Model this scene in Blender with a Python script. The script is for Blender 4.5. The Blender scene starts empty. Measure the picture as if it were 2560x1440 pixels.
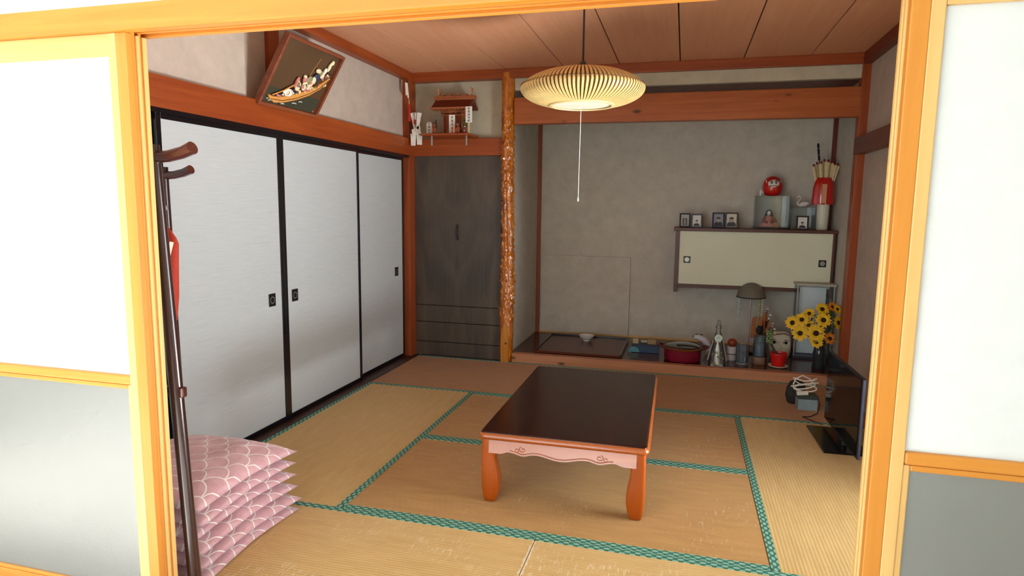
import bpy, bmesh, math, random
from mathutils import Vector, Matrix, noise as mnoise
random.seed(7)
PI = math.pi
SC = bpy.context.scene
COL = SC.collection

# ------------------------------------------------------------------ camera, world, exposure, daylight
cam = bpy.data.cameras.new('camera'); camo = bpy.data.objects.new('camera', cam); COL.objects.link(camo)
YAW, PIT, ROL = 0.2615, -0.1278, 0.0117
f = Vector((-math.sin(YAW)*math.cos(PIT), math.cos(YAW)*math.cos(PIT), math.sin(PIT)))
r = Vector((math.cos(YAW), math.sin(YAW), 0)); u = r.cross(f)
r2 = r*math.cos(ROL)+u*math.sin(ROL); u2 = -r*math.sin(ROL)+u*math.cos(ROL)
camo.matrix_world = Matrix(((r2.x, u2.x, -f.x, 2.2803), (r2.y, u2.y, -f.y, -1.5265), (r2.z, u2.z, -f.z, 1.3248), (0, 0, 0, 1)))
cam.sensor_width = 36; cam.lens = 1591.98/2560*36; cam.clip_start = 0.02
SC.camera = camo
w = bpy.data.worlds.new('World'); SC.world = w; w.use_nodes = True
w.node_tree.nodes['Background'].inputs[0].default_value = (0.80, 0.90, 1.0, 1)
w.node_tree.nodes['Background'].inputs[1].default_value = 1.0
vs = SC.view_settings
vs.view_transform = 'Standard'; vs.look = 'None'; vs.gamma = 1; vs.use_curve_mapping = False
vs.exposure = 0.36
SC.cycles.transparent_max_bounces = 32        # several glass panes stand one behind another
def area(name, loc, rot, sx, sy, power, col):
    l = bpy.data.lights.new(name, 'AREA'); l.shape = 'RECTANGLE'; l.size = sx; l.size_y = sy
    l.energy = power; l.color = col
    o = bpy.data.objects.new(name, l); COL.objects.link(o); o.location = loc; o.rotation_euler = rot
    return o
# daylight standing outside the two windows (corridor window behind the camera, side window of the tatami room)
area('corridor_daylight', (.35, -3.66, 1.35), (PI/2, 0, 0), 3.7, 1.85, 95, (0.93, 0.97, 1.0))
sl = bpy.data.lights.new('sun', 'SUN'); sl.energy = 26.0; sl.angle = .02; sl.color = (1.0, .98, .95)
so = bpy.data.objects.new('sun', sl); COL.objects.link(so); so.rotation_euler = Vector((.06, .80, -.56)).to_track_quat('-Z', 'Y').to_euler()
area('side_window_daylight', (3.82, 1.08, 1.0), (0, PI/2, 0), 1.5, 1.1, 46, (0.94, 0.98, 1.0))
area('side_upward_fill', (4.10, 1.08, -.12), Vector((.55, 0, -.83)).to_track_quat('Z', 'Y').to_euler(), .9, 1.2, 330, (0.96, 0.98, 1.0))  # added lamp, aimed upward to brighten the ceiling in place of ground bounce

# ------------------------------------------------------------------ materials
def lin(v):
    v /= 255.0
    return v/12.92 if v <= 0.04045 else ((v+0.055)/1.055)**2.4
def C(c): return (lin(c[0]), lin(c[1]), lin(c[2]), 1)
class NT:
    def __init__(s, name):
        s.m = bpy.data.materials.new(name); s.m.use_nodes = True
        s.t = s.m.node_tree; s.n = s.t.nodes; s.b = s.n['Principled BSDF']; s.out = s.n['Material Output']
    def new(s, t, **k):
        n = s.n.new(t)
        for a, v in k.items(): setattr(n, a, v)
        return n
    def ln(s, a, b): s.t.links.new(a, b)
    def coord(s, kind='Object', scale=(1, 1, 1), rot=(0, 0, 0)):
        tc = s.new('ShaderNodeTexCoord'); mp = s.new('ShaderNodeMapping')
        mp.inputs['Scale'].default_value = scale; mp.inputs['Rotation'].default_value = rot
        s.ln(tc.outputs[kind], mp.inputs['Vector']); return mp.outputs['Vector']
    def noise(s, vec, scale, detail=4, rough=.6, dist=0):
        n = s.new('ShaderNodeTexNoise'); n.inputs['Scale'].default_value = scale
        n.inputs['Detail'].default_value = detail; n.inputs['Roughness'].default_value = rough
        n.inputs['Distortion'].default_value = dist
        s.ln(vec, n.inputs['Vector']); return n.outputs['Fac']
    def ramp(s, fac, stops):
        n = s.new('ShaderNodeValToRGB'); e = n.color_ramp.elements
        while len(e) < len(stops): e.new(0.5)
        for k, (p, c) in enumerate(stops): e[k].position = p; e[k].color = c
        s.ln(fac, n.inputs['Fac']); return n.outputs['Color']
    def mix(s, fac, a, b, blend='MIX'):
        n = s.new('ShaderNodeMix', data_type='RGBA', blend_type=blend)
        for sock, v in ((n.inputs[0], fac), (n.inputs[6], a), (n.inputs[7], b)):
            if hasattr(v, 'is_output'): s.ln(v, sock)
            else: sock.default_value = v
        return n.outputs[2]
    def ma(s, op, a, b=0.0, c=0.0):
        n = s.new('ShaderNodeMath', operation=op)
        for k, v in enumerate((a, b, c)):
            if hasattr(v, 'is_output'): s.ln(v, n.inputs[k])
            else: n.inputs[k].default_value = v
        return n.outputs[0]
    def bump(s, h, strength, dist=.005):
        n = s.new('ShaderNodeBump'); n.inputs['Strength'].default_value = strength; n.inputs['Distance'].default_value = dist
        s.ln(h, n.inputs['Height']); s.ln(n.outputs['Normal'], s.b.inputs['Normal']); return n
    def p(s, **k):
        names = {'rough': 'Roughness', 'metal': 'Metallic', 'spec': 'Specular IOR Level', 'coat': 'Coat Weight', 'cr': 'Coat Roughness', 'trans': 'Transmission Weight', 'ior': 'IOR', 'sheen': 'Sheen Weight'}
        for a, v in k.items(): s.b.inputs[names[a]].default_value = v
    def col(s, c):
        if hasattr(c, 'is_output'): s.ln(c, s.b.inputs['Base Color'])
        else: s.b.inputs['Base Color'].default_value = c
MATS = {}
def plain(name, c, rough=.5, metal=0, var=.08, scale=30, spec=.5, coat=0, bump=0, sheen=0):
    """one colour with a little procedural mottling"""
    if name in MATS: return MATS[name]
    t = NT(name); v = t.coord(); n = t.noise(v, scale)
    a = tuple(max(0, x*(1-var)) for x in C(c)[:3])+(1,); b = tuple(min(1, x*(1+var)) for x in C(c)[:3])+(1,)
    t.col(t.ramp(n, [(.3, a), (.7, b)])); t.p(rough=rough, metal=metal, spec=spec, coat=coat, sheen=sheen)
    if bump: t.bump(n, bump)
    MATS[name] = t.m; return t.m
def wood(name, c1, c2, axis, rough=.45, scale=1.0, coat=0, knots=False, spec=.5, contrast=(.35, .68)):
    """grain running along the axis"""
    t = NT(name); st = [26*scale]*3; st['xyz'.index(axis)] = 1.3*scale
    v = t.coord('Object', tuple(st)); n = t.noise(v, 1.0, 6, .65, .6)
    v2 = t.coord('Object', tuple(x*.16 for x in st)); n2 = t.noise(v2, 1.0, 3)
    col = t.ramp(n, [(contrast[0], C(c1)), (contrast[1], C(c2))])
    col = t.mix(.35, col, t.ramp(n2, [(.3, C(c1)), (.7, C(c2))]))
    if knots:
        vo = t.new('ShaderNodeTexVoronoi'); vo.inputs['Scale'].default_value = 1.0
        s3 = [7.0]*3; s3['xyz'.index(axis)] = 3.0
        t.ln(t.coord('Object', tuple(s3)), vo.inputs['Vector'])
        k = t.ramp(vo.outputs['Distance'], [(.06, (1, 1, 1, 1)), (.13, (0, 0, 0, 1))])
        dark = tuple(x*.28 for x in C(c1)[:3])+(1,)
        col = t.mix(k, col, dark)
    t.col(col); t.p(rough=rough, coat=coat, cr=.12, spec=spec); t.bump(n, .12, .002)
    MATS[name] = t.m; return t.m

def plaster(name, c, fleck):
    t = NT(name); v = t.coord()
    n = t.noise(v, 9, 5, .65); n2 = t.noise(v, 260, 2, .5)
    base = t.ramp(n, [(.3, tuple(x*.90 for x in C(c)[:3])+(1,)), (.72, tuple(min(1, x*1.10) for x in C(c)[:3])+(1,))])
    fl = t.ramp(n2, [(.66, (0, 0, 0, 1)), (.76, (.5, .5, .5, 1))])
    t.col(t.mix(fl, base, C(fleck))); t.p(rough=.92, spec=.2); t.bump(n2, .35, .002)
    MATS[name] = t.m; return t.m
PLASTER = plaster('plaster_grey', (200, 194, 180), (222, 216, 202))
PLASTER_L = plaster('plaster_warm', (186, 172, 158), (214, 204, 190))
PLASTER_B = plaster('plaster_cream', (190, 183, 160), (215, 208, 188))
WHITE = plaster('plaster_white', (238, 238, 230), (246, 246, 240))
W_RED = {a: wood('timber_red_'+a, (128, 52, 16), (166, 80, 30), a, .42) for a in 'xyz'}
W_DRED = {a: wood('timber_dark_red_'+a, (90, 30, 16), (122, 50, 26), a, .4) for a in 'xyz'}
W_PINK = {a: wood('timber_pink_'+a, (166, 106, 70), (196, 138, 98), a, .42, knots=True) for a in 'x'}
W_BEAM = wood('timber_beam_x', (150, 72, 28), (186, 104, 48), 'x', .42, knots=True)
W_GOLD = {a: wood('timber_gold_'+a, (200, 122, 38), (224, 154, 66), a, .38, contrast=(.25, .75)) for a in 'xyz'}
W_PALE = {a: wood('timber_pale_'+a, (214, 166, 92), (234, 194, 128), a, .4, contrast=(.25, .75)) for a in 'xyz'}
W_CEIL = wood('cedar_ceiling', (206, 142, 104), (222, 164, 124), 'y', .55, 1.0, contrast=(.2, .8))
W_CORR = wood('corridor_boards', (196, 192, 186), (214, 212, 206), 'x', .4)
W_SILL = wood('dark_sill', (48, 30, 22), (74, 46, 32), 'y', .4)
W_TOKO = wood('lacquered_toko_board', (58, 22, 12), (92, 42, 24), 'x', .2, .5, coat=.12, spec=.3)
W_CAB = wood('cabinet_frame_wood', (70, 34, 24), (102, 54, 38), 'x', .45)
W_TABLE = wood('table_amber_wood', (146, 58, 0), (182, 86, 4), 'z', .28, .6, coat=.4)
W_TABLEX = wood('table_amber_wood_x', (142, 64, 20), (178, 94, 38), 'x', .26, .6, coat=.5)
W_TTOP = wood('table_dark_top', (34, 12, 8), (50, 20, 12), 'y', .2, .5, coat=.06, spec=.25)
W_RACK = wood('rack_dark_wood', (38, 18, 18), (66, 32, 26), 'z', .25, .8, coat=.5)
W_RACKX = wood('rack_dark_wood_x', (58, 22, 20), (92, 40, 30), 'x', .25, .8, coat=.5)
W_SHRINE = wood('shrine_cypress', (138, 70, 36), (176, 104, 60), 'x', .5, 2)
BLACK = plain('black_lacquer', (14, 13, 18), .25, coat=.3)
SATIN = plain('black_satin', (18, 18, 20), .4)
TVBLK = plain('screen_black', (4, 4, 6), .08, spec=.2)
PAPER_W = plain('white_paper', (238, 238, 228), .8, var=.03)
INK = plain('ink_black', (22, 20, 20), .8)
RED = plain('lacquer_red', (196, 22, 18), .35, coat=.3)
GOLD = plain('gold', (205, 160, 70), .35, metal=.6)
METAL = plain('dull_metal', (168, 166, 160), .35, metal=.7)
SILVER = plain('silver_plastic', (120, 126, 138), .35, metal=.3)

def m_niche():
    t = NT('dark_veneer'); v = t.coord('Object', (1, 1, 1))
    # book-matched veneer: mirror the grain about the middle
    sx = t.new('ShaderNodeSeparateXYZ'); t.ln(v, sx.inputs[0])
    ax = t.ma('ABSOLUTE', sx.outputs[0]); cb = t.new('ShaderNodeCombineXYZ')
    t.ln(t.ma('MULTIPLY', ax, 3.2), cb.inputs[0]); t.ln(t.ma('MULTIPLY', sx.outputs[2], 1.1), cb.inputs[2])
    n = t.noise(cb.outputs[0], 1.6, 3, .5, 1.2)
    fine = t.noise(t.coord('Object', (60, 60, 3)), 1.0, 4)
    col = t.ramp(n, [(.3, C((58, 50, 44))), (.5, C((76, 66, 56))), (.7, C((92, 80, 66)))])
    t.col(t.mix(.3, col, t.ramp(fine, [(.3, C((52, 46, 42))), (.7, C((90, 80, 70)))])))
    t.p(rough=.45); return t.m
VENEER = m_niche()
def m_fusuma():
    t = NT('fusuma_paper'); n = t.noise(t.coord('Object', (3, 6, 160)), 1.0, 5, .7)
    n2 = t.noise(t.coord('Object', (1, 2.2, 46)), 1.0, 3, .6)
    col = t.ramp(n, [(.25, C((176, 181, 182))), (.6, C((187, 192, 193)))])
    t.col(t.mix(t.ramp(n2, [(.62, (0, 0, 0, 1)), (.74, (.25, .25, .25, 1))]), col, C((160, 165, 164))))
    t.p(rough=.62, spec=.18); t.bump(n, .2, .002); return t.m
FUSUMA = m_fusuma()
def m_shoji():
    t = NT('shoji_paper'); n = t.noise(t.coord('Object', (6, 6, 6)), 3, 4)
    d = t.new('ShaderNodeBsdfDiffuse'); tr = t.new('ShaderNodeBsdfTranslucent'); mx = t.new('ShaderNodeMixShader')
    c = t.ramp(n, [(.3, C((242, 245, 245))), (.7, C((246, 249, 249)))])
    t.ln(c, d.inputs['Color']); t.ln(c, tr.inputs['Color']); mx.inputs[0].default_value = .28
    t.ln(d.outputs[0], mx.inputs[1]); t.ln(tr.outputs[0], mx.inputs[2]); t.ln(mx.outputs[0], t.out.inputs['Surface']); return t.m
SHOJI = m_shoji()
def m_frost():
    t = NT('frosted_glass'); v = t.coord('Object', (1, 1, 1)); n = t.noise(v, 95, 3, .6); n2 = t.noise(v, 5, 3)
    b = t.new('ShaderNodeBump'); b.inputs['Strength'].default_value = .35; b.inputs['Distance'].default_value = .003; t.ln(n, b.inputs['Height'])
    tr = t.new('ShaderNodeBsdfTranslucent'); rf = t.new('ShaderNodeBsdfRefraction'); gl = t.new('ShaderNodeBsdfGlossy'); df = t.new('ShaderNodeBsdfDiffuse')
    c = t.ramp(n2, [(.3, C((226, 238, 242))), (.7, C((240, 248, 250)))])
    t.ln(c, tr.inputs['Color']); rf.inputs['Color'].default_value = C((246, 252, 253)); rf.inputs['Roughness'].default_value = .5; rf.inputs['IOR'].default_value = 1.02
    df.inputs['Color'].default_value = C((206, 206, 202)); gl.inputs['Roughness'].default_value = .32
    for x in (gl,): t.ln(b.outputs[0], x.inputs['Normal'])
    a1 = t.new('ShaderNodeMixShader'); a1.inputs[0].default_value = .72; t.ln(tr.outputs[0], a1.inputs[1]); t.ln(rf.outputs[0], a1.inputs[2])
    a2 = t.new('ShaderNodeMixShader'); a2.inputs[0].default_value = .24; t.ln(a1.outputs[0], a2.inputs[1]); t.ln(df.outputs[0], a2.inputs[2])
    fr = t.new('ShaderNodeFresnel'); fr.inputs['IOR'].default_value = 2.5
    a3 = t.new('ShaderNodeMixShader'); t.ln(fr.outputs[0], a3.inputs[0]); t.ln(a2.outputs[0], a3.inputs[1]); t.ln(gl.outputs[0], a3.inputs[2])
    t.ln(a3.outputs[0], t.out.inputs['Surface']); return t.m
FROST = m_frost()
def m_glass(name, tint, refl=1.45, fog=0):
    t = NT(name); tr = t.new('ShaderNodeBsdfTransparent'); tr.inputs[0].default_value = C(tint)
    gl = t.new('ShaderNodeBsdfGlossy'); gl.inputs['Roughness'].default_value = .04
    n = t.noise(t.coord(), 12, 2); t.ln(t.ramp(n, [(.2, (.85, .9, .92, 1)), (.8, (1, 1, 1, 1))]), gl.inputs['Color'])
    fr = t.new('ShaderNodeFresnel'); fr.inputs['IOR'].default_value = refl
    mx = t.new('ShaderNodeMixShader'); t.ln(fr.outputs[0], mx.inputs[0]); t.ln(tr.outputs[0], mx.inputs[1]); t.ln(gl.outputs[0], mx.inputs[2])
    last = mx
    if fog:
        df = t.new('ShaderNodeBsdfDiffuse'); df.inputs[0].default_value = C((176, 192, 200)); m2 = t.new('ShaderNodeMixShader'); m2.inputs[0].default_value = fog
        t.ln(mx.outputs[0], m2.inputs[1]); t.ln(df.outputs[0], m2.inputs[2]); last = m2
    t.ln(last.outputs[0], t.out.inputs['Surface']); return t.m
GLASS = m_glass('clear_glass', (252, 253, 253), 1.4)
GLASS_F = m_glass('dusty_glass', (252, 254, 254), 1.35, .04)
GLASS_S = m_glass('smoky_glass', (236, 241, 244), 1.45, .10)
def m_tatami(name, c1, c2, wear):
    t = NT(name); v = t.coord('Object')                       # local x runs along the mat
    sx = t.new('ShaderNodeSeparateXYZ'); t.ln(v, sx.inputs[0])
    rib = t.ma('SINE', t.ma('MULTIPLY', sx.outputs[1], 2*PI/0.0145))
    rib01 = t.ma('MULTIPLY_ADD', rib, .5, .5)
    n = t.noise(t.coord('Object', (5, 30, 1)), 1.0, 5, .65); n2 = t.noise(t.coord('Object', (2.2, 2.2, 1)), 1.0, 3)
    col = t.ramp(n, [(.28, C(c1)), (.7, C(c2))])
    col = t.mix(t.ramp(n2, [(.3, (0, 0, 0, 1)), (.75, (.3, .3, .3, 1))]), col, C(tuple(x*.9 for x in c1)))
    col = t.mix(t.ramp(rib01, [(.0, (.34, .34, .34, 1)), (.35, (0, 0, 0, 1))]), col, C(tuple(x*.62 for x in c1)))
    # worn, frayed straw: short pale scuffs across the ribs
    sc = t.noise(t.coord('Object', (75, 16, 1)), 1.0, 3, .7); patch = t.noise(t.coord('Object', (2.0, 3.0, 1)), 1.0, 2)
    w = t.ma('MULTIPLY', t.ramp(sc, [(.635-.09*wear, (0, 0, 0, 1)), (.71-.09*wear, (1, 1, 1, 1))]), t.ramp(patch, [(.52-.06*wear, (0, 0, 0, 1)), (.64, (wear, wear, wear, 1))]))
    fl = t.noise(t.coord('Object', (34, 90, 1)), 1.0, 1)
    w = t.ma('MAXIMUM', w, t.ma('MULTIPLY', t.ramp(fl, [(.76, (0, 0, 0, 1)), (.79, (1, 1, 1, 1))]), .6))
    t.col(t.mix(w, col, C((226, 206, 166)))); t.p(rough=.62, spec=.35, sheen=.15); t.bump(rib01, .35, .0016); return t.m
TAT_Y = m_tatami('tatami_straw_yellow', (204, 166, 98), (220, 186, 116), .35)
TAT_B = m_tatami('tatami_straw_brown', (178, 131, 66), (198, 153, 84), .5)  # browner than the yellow straw: sheen by rush direction is put into the colour
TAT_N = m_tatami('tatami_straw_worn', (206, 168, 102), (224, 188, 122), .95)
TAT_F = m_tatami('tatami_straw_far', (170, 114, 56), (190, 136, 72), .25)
def m_heri():
    t = NT('green_brocade_border'); v = t.coord('Object'); sx = t.new('ShaderNodeSeparateXYZ'); t.ln(v, sx.inputs[0])
    L, W = .040, .030
    yy = t.ma('DIVIDE', sx.outputs[1], W)                        # -.5 .. .5 across the band
    def dots(off, yc, ry):
        fx = t.ma('SUBTRACT', t.ma('FRACT', t.ma('ADD', t.ma('DIVIDE', sx.outputs[0], L), off+100)), .5)
        a = t.ma('POWER', t.ma('DIVIDE', fx, .30), 2); b = t.ma('POWER', t.ma('DIVIDE', t.ma('SUBTRACT', yy, yc), ry), 2)
        return t.ma('LESS_THAN', t.ma('ADD', a, b), 1.0)
    d = t.ma('MAXIMUM', dots(0, .0, .22), t.ma('MAXIMUM', dots(.5, .5, .22), dots(.5, -.5, .22)))
    n = t.noise(t.coord('Object', (300, 300, 1)), 1.0, 2)
    g = t.ramp(n, [(.3, C((36, 92, 80))), (.7, C((62, 128, 108)))])
    t.col(t.mix(t.ma('MULTIPLY', d, .85), g, C((150, 196, 176)))); t.p(rough=.7); t.bump(n, .3, .001); return t.m
HERI = m_heri()
def m_scale_cloth():
    t = NT('pink_scallop_cotton'); tc = t.new('ShaderNodeTexCoord'); sx = t.new('ShaderNodeSeparateXYZ'); t.ln(tc.outputs['UV'], sx.inputs[0])
    X = t.ma('MULTIPLY', sx.outputs[0], 11.6); Y = t.ma('MULTIPLY', sx.outputs[1], 9.6)
    j = t.ma('FLOOR', Y); fy = t.ma('FRACT', Y)
    Xs = t.ma('ADD', t.ma('MULTIPLY', X, .5), t.ma('MULTIPLY', t.ma('MODULO', j, 2.0), .5))
    dx = t.ma('MULTIPLY', t.ma('SUBTRACT', t.ma('FRACT', Xs), .5), 2.0)
    d = t.ma('SQRT', t.ma('ADD', t.ma('MULTIPLY', dx, dx), t.ma('MULTIPLY', fy, fy)))
    line = t.ma('LESS_THAN', t.ma('ABSOLUTE', t.ma('SUBTRACT', d, .95)), .042)
    n = t.noise(t.coord('Object', (1, 1, 1)), 14, 4); fine = t.noise(t.coord('Object', (1, 1, 1)), 420, 2)
    col = t.ramp(n, [(.3, C((200, 150, 158))), (.7, C((222, 180, 186)))])
    t.col(t.mix(line, col, C((244, 238, 234)))); t.p(rough=.85, sheen=.3, spec=.2); t.bump(n, .5, .01); return t.m
CLOTH = m_scale_cloth()
BAMBOO = plain('bamboo_strip', (208, 176, 114), .5, var=.12, scale=40)
def m_lining():
    t = NT('lamp_paper_lining'); d = t.new('ShaderNodeBsdfDiffuse'); tr = t.new('ShaderNodeBsdfTranslucent'); mx = t.new('ShaderNodeMixShader')
    c = t.ramp(t.noise(t.coord(), 20), [(.3, C((150, 124, 84))), (.7, C((168, 142, 100)))])
    t.ln(c, d.inputs[0]); t.ln(c, tr.inputs[0]); mx.inputs[0].default_value = .45
    t.ln(d.outputs[0], mx.inputs[1]); t.ln(tr.outputs[0], mx.inputs[2]); t.ln(mx.outputs[0], t.out.inputs['Surface']); return t.m
LINING = m_lining()
def m_burl():
    t = NT('lacquered_burl_log'); v = t.coord('Object', (1, 1, .35)); n = t.noise(v, 26, 5, .6, .8)
    t.col(t.ramp(n, [(.28, C((120, 54, 4))), (.5, C((190, 104, 12))), (.75, C((216, 142, 38)))]))
    t.p(rough=.2, coat=1.0, cr=.06); t.bump(t.noise(t.coord(), 70, 3), .55, .006); return t.m
BURL = m_burl()

# ------------------------------------------------------------------ mesh helpers
class M:
    def __init__(s): s.bm = bmesh.new(); s.uv = None
    def box(s, x0, x1, y0, y1, z0, z1, mt=None):
        vs = [s.bm.verts.new(p) for p in ((x0, y0, z0), (x1, y0, z0), (x1, y1, z0), (x0, y1, z0), (x0, y0, z1), (x1, y0, z1), (x1, y1, z1), (x0, y1, z1))]
        for q in ((0, 3, 2, 1), (4, 5, 6, 7), (0, 1, 5, 4), (1, 2, 6, 5), (2, 3, 7, 6), (3, 0, 4, 7)): s.bm.faces.new([vs[i] for i in q])
        if mt is not None: bmesh.ops.transform(s.bm, matrix=mt, verts=vs)
        return s
    def rings(s, rings, closed=True, cap=True):
        R = [[s.bm.verts.new(p) for p in g] for g in rings]; n = len(R[0])
        for a, b in zip(R, R[1:]):
            for i in range(n if closed else n-1):
                k = (i+1) % n; s.bm.faces.new((a[i], a[k], b[k], b[i]))
        if cap and closed:
            s.bm.faces.new(R[0][::-1]); s.bm.faces.new(R[-1])
        return s
    def lathe(s, prof, seg=28, c=(0, 0, 0), sy=1.0, cap=True):
        return s.rings([[(c[0]+q*math.cos(2*PI*i/seg), c[1]+q*sy*math.sin(2*PI*i/seg), c[2]+z) for i in range(seg)] for q, z in prof], True, cap)
    def tube(s, pts, rad, seg=8, flat=None):
        P = [Vector(p) for p in pts]; n = len(P); G = []; up = None
        for i in range(n):
            t = (P[min(i+1, n-1)]-P[max(i-1, 0)]).normalized()
            if up is None:
                up = Vector((0, 0, 1)) if abs(t.z) < .9 else Vector((1, 0, 0))
            a = t.cross(up).normalized(); b = a.cross(t).normalized(); up = b
            q = rad[i] if isinstance(rad, (list, tuple)) else rad; fb = flat or 1
            G.append([tuple(P[i]+a*(q*math.cos(2*PI*k/seg))+b*(q*fb*math.sin(2*PI*k/seg))) for k in range(seg)])
        return s.rings(G)
    def prism(s, poly, axis, a, b):
        def pt(p, v): return {'x': (v, p[0], p[1]), 'y': (p[0], v, p[1]), 'z': (p[0], p[1], v)}[axis]
        A = [s.bm.verts.new(pt(p, a)) for p in poly]; B = [s.bm.verts.new(pt(p, b)) for p in poly]
        n = len(poly)
        for i in range(n): s.bm.faces.new((A[i], A[(i+1) % n], B[(i+1) % n], B[i]))
        s.bm.faces.new(A[::-1]); s.bm.faces.new(B); return s
    def ell(s, c, rad, su=16, sv=10):
        g = []
        for j in range(1, sv):
            th = PI*j/sv
            g.append([(c[0]+rad[0]*math.sin(th)*math.cos(2*PI*i/su), c[1]+rad[1]*math.sin(th)*math.sin(2*PI*i/su), c[2]-rad[2]*math.cos(th)) for i in range(su)])
        return s.rings(g)
    def xf(s, mt): bmesh.ops.transform(s.bm, matrix=mt, verts=s.bm.verts[:]); return s
    def obj(s, name, mat, parent=None, bevel=0, smooth=0, seg=2, loc=None):
        bmesh.ops.recalc_face_normals(s.bm, faces=s.bm.faces[:])
        me = bpy.data.meshes.new(name); s.bm.to_mesh(me); s.bm.free()
        o = bpy.data.objects.new(name, me); COL.objects.link(o); me.materials.append(mat)
        if smooth:
            me.polygons.foreach_set('use_smooth', [True]*len(me.polygons)); me.set_sharp_from_angle(angle=math.radians(smooth))
        if bevel:
            b = o.modifiers.new('Bevel', 'BEVEL'); b.width = bevel; b.segments = seg; b.limit_method = 'ANGLE'; b.angle_limit = math.radians(40)
        if parent is not None: o.parent = parent
        if loc: o.location = loc
        return o
def B(*a): return M().box(*a)
def thing(name, label, cat, loc=(0, 0, 0), rz=0, group=None, rot=None):
    o = bpy.data.objects.new(name, None); COL.objects.link(o); o.empty_display_size = .05
    o.location = loc; o.rotation_euler = rot or (0, 0, rz); o['label'] = label; o['category'] = cat
    if group: o['group'] = group
    return o
def tag(o, label, cat, group=None):
    o['label'] = label; o['category'] = cat
    if group: o['group'] = group
    return o
def struct(o, label=None):
    o['kind'] = 'structure'
    if label: o['label'] = label
    return o
def sroot(name, label=None, loc=(0, 0, 0)):
    o = bpy.data.objects.new(name, None); COL.objects.link(o); o.location = loc; o.empty_display_size = .05
    return struct(o, label)
def clone(o, parent=None):
    c = o.copy(); COL.objects.link(c); c.parent = parent
    return c
def clone_tree(o):
    c = clone(o)
    for ch in list(o.children):
        k = clone(ch, c)
        for g in list(ch.children): clone(g, k)
    return c

# ------------------------------------------------------------------ room dimensions (metres)
X0, X1, X2, X3, X4 = .05, .887, 1.76, 2.648, 3.49
Y0, Y1, Y2, Y3, Y4 = -.02, .848, 1.764, 2.668, 3.625
ZC = 2.43
XR = 3.51
YB = 3.67           # back wall plane
YT = 4.67           # alcove back wall
XTR = 3.53          # alcove right wall

# ------------------------------------------------------------------ floor: eight tatami mats
floor = struct(B(-.12, 3.62, -.14, 3.70, -.12, -.045).obj('floor', W_SILL), 'sub-floor carrying eight tatami mats')
def mat_(x0, x1, y0, y1, m, along):
    lx, ly = x1-x0, y1-y0; g = .0015
    L, W = (lx, ly) if along == 'x' else (ly, lx)
    o = M().box(-L/2+g, L/2-g, -W/2+g, W/2-g, -.045, 0).obj('tatami_mat', m, floor, bevel=.002)
    o.location = ((x0+x1)/2, (y0+y1)/2, 0); o.rotation_euler = (0, 0, 0 if along == 'x' else PI/2)
    for s in (-1, 1):
        b = M().box(-L/2+g, L/2-g, -.0155, .0155, -.002, .0022).obj('border', HERI, o)
        b.location = (0, s*(W/2-.0175), 0)
    return o
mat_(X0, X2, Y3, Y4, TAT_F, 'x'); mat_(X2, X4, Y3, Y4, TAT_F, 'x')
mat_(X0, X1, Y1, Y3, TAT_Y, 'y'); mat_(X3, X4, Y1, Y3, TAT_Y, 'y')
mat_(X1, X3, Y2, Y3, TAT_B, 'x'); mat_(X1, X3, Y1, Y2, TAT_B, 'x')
FRAY = plain('frayed_straw', (222, 206, 172), .85, var=.2, scale=90)
for o, sx in ((mat_(X0, X2, Y0, Y1, TAT_N, 'x'), 1), (mat_(X2, X4, Y0, Y1, TAT_N, 'x'), -1)):
    h_ = ((X2-X0) if sx > 0 else (X4-X2))/2
    m = M(); rnd = random.Random(5+sx)
    for k in range(46):
        y = -.395+k*.0172; w_ = rnd.uniform(.002, .010)
        m.box(*sorted((sx*(h_-.002), sx*(h_-.002-w_))), y, y+.0155, -.004, .0008)
    m.obj('frayed_edge', FRAY, o)
# ------------------------------------------------------------------ left wall with four sliding fusuma
struct(B(-.30, -.12, .078, 3.70, -.12, 2.6).obj('wall_left', PLASTER_L))
struct(B(-.12, -.055, .078, 3.56, 1.75, 2.43).obj('wall_left_upper', PLASTER_L), 'warm grey plaster above the fusuma')
struct(B(X0, 3.49, Y4, YB+.04, -.045, .0).obj('trim_21', W_SILL), 'dark strip between the mats and the back wall')
struct(B(-.12, X0, .078, 3.66, -.045, .004).obj('trim_1', W_SILL), 'dark fusuma sill')
struct(B(-.12, .008, .078, 3.665, 1.742, 1.885).obj('trim_2', W_RED['y'], bevel=.004), 'red-brown rail above the fusuma')
struct(B(-.10, .002, .078, 3.56, 1.722, 1.744).obj('trim_3', BLACK), 'black top track of the fusuma')
struct(B(-.10, -.028, 1.725, 1.825, 1.885, 2.40).obj('trim_4', W_RED['z'], bevel=.003), 'short wall stud above the rail')
struct(B(-.12, .004, 3.56, YB+.03, 0, 2.40).obj('trim_5', W_RED['z'], bevel=.003), 'corner post of the room')
def fusuma(n, y0, y1, x, hy):
    d = sroot('door_%d' % n, None, (x, (y0+y1)/2, 0)); h = (y1-y0)/2; st = .030
    B(-.012, 0, -h+.02, h-.02, .03, 1.705).obj('paper_panel', FUSUMA, d)
    for s in (-1, 1): B(-.014, .005, s*h-(st if s > 0 else 0), s*h+(st if s < 0 else 0), .006, 1.73).obj('stile', BLACK, d, bevel=.002)
    B(-.014, .004, -h+st, h-st, .006, .034).obj('bottom_rail', BLACK, d, bevel=.002)
    B(-.014, .004, -h+st, h-st, 1.698, 1.73).obj('top_rail', BLACK, d, bevel=.002)
    if hy is not None:
        k = hy-(y0+y1)/2
        p = B(-.002, .004, k-.031, k+.031, .728, .803).obj('door_pull', SATIN, d, bevel=.002)
        M().rings([[(.0045, k+q*math.cos(a*PI/8), .765+q*math.sin(a*PI/8)) for a in range(16)] for q in (.021, .016)], True, False).obj('pull_ring', METAL, p)
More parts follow.
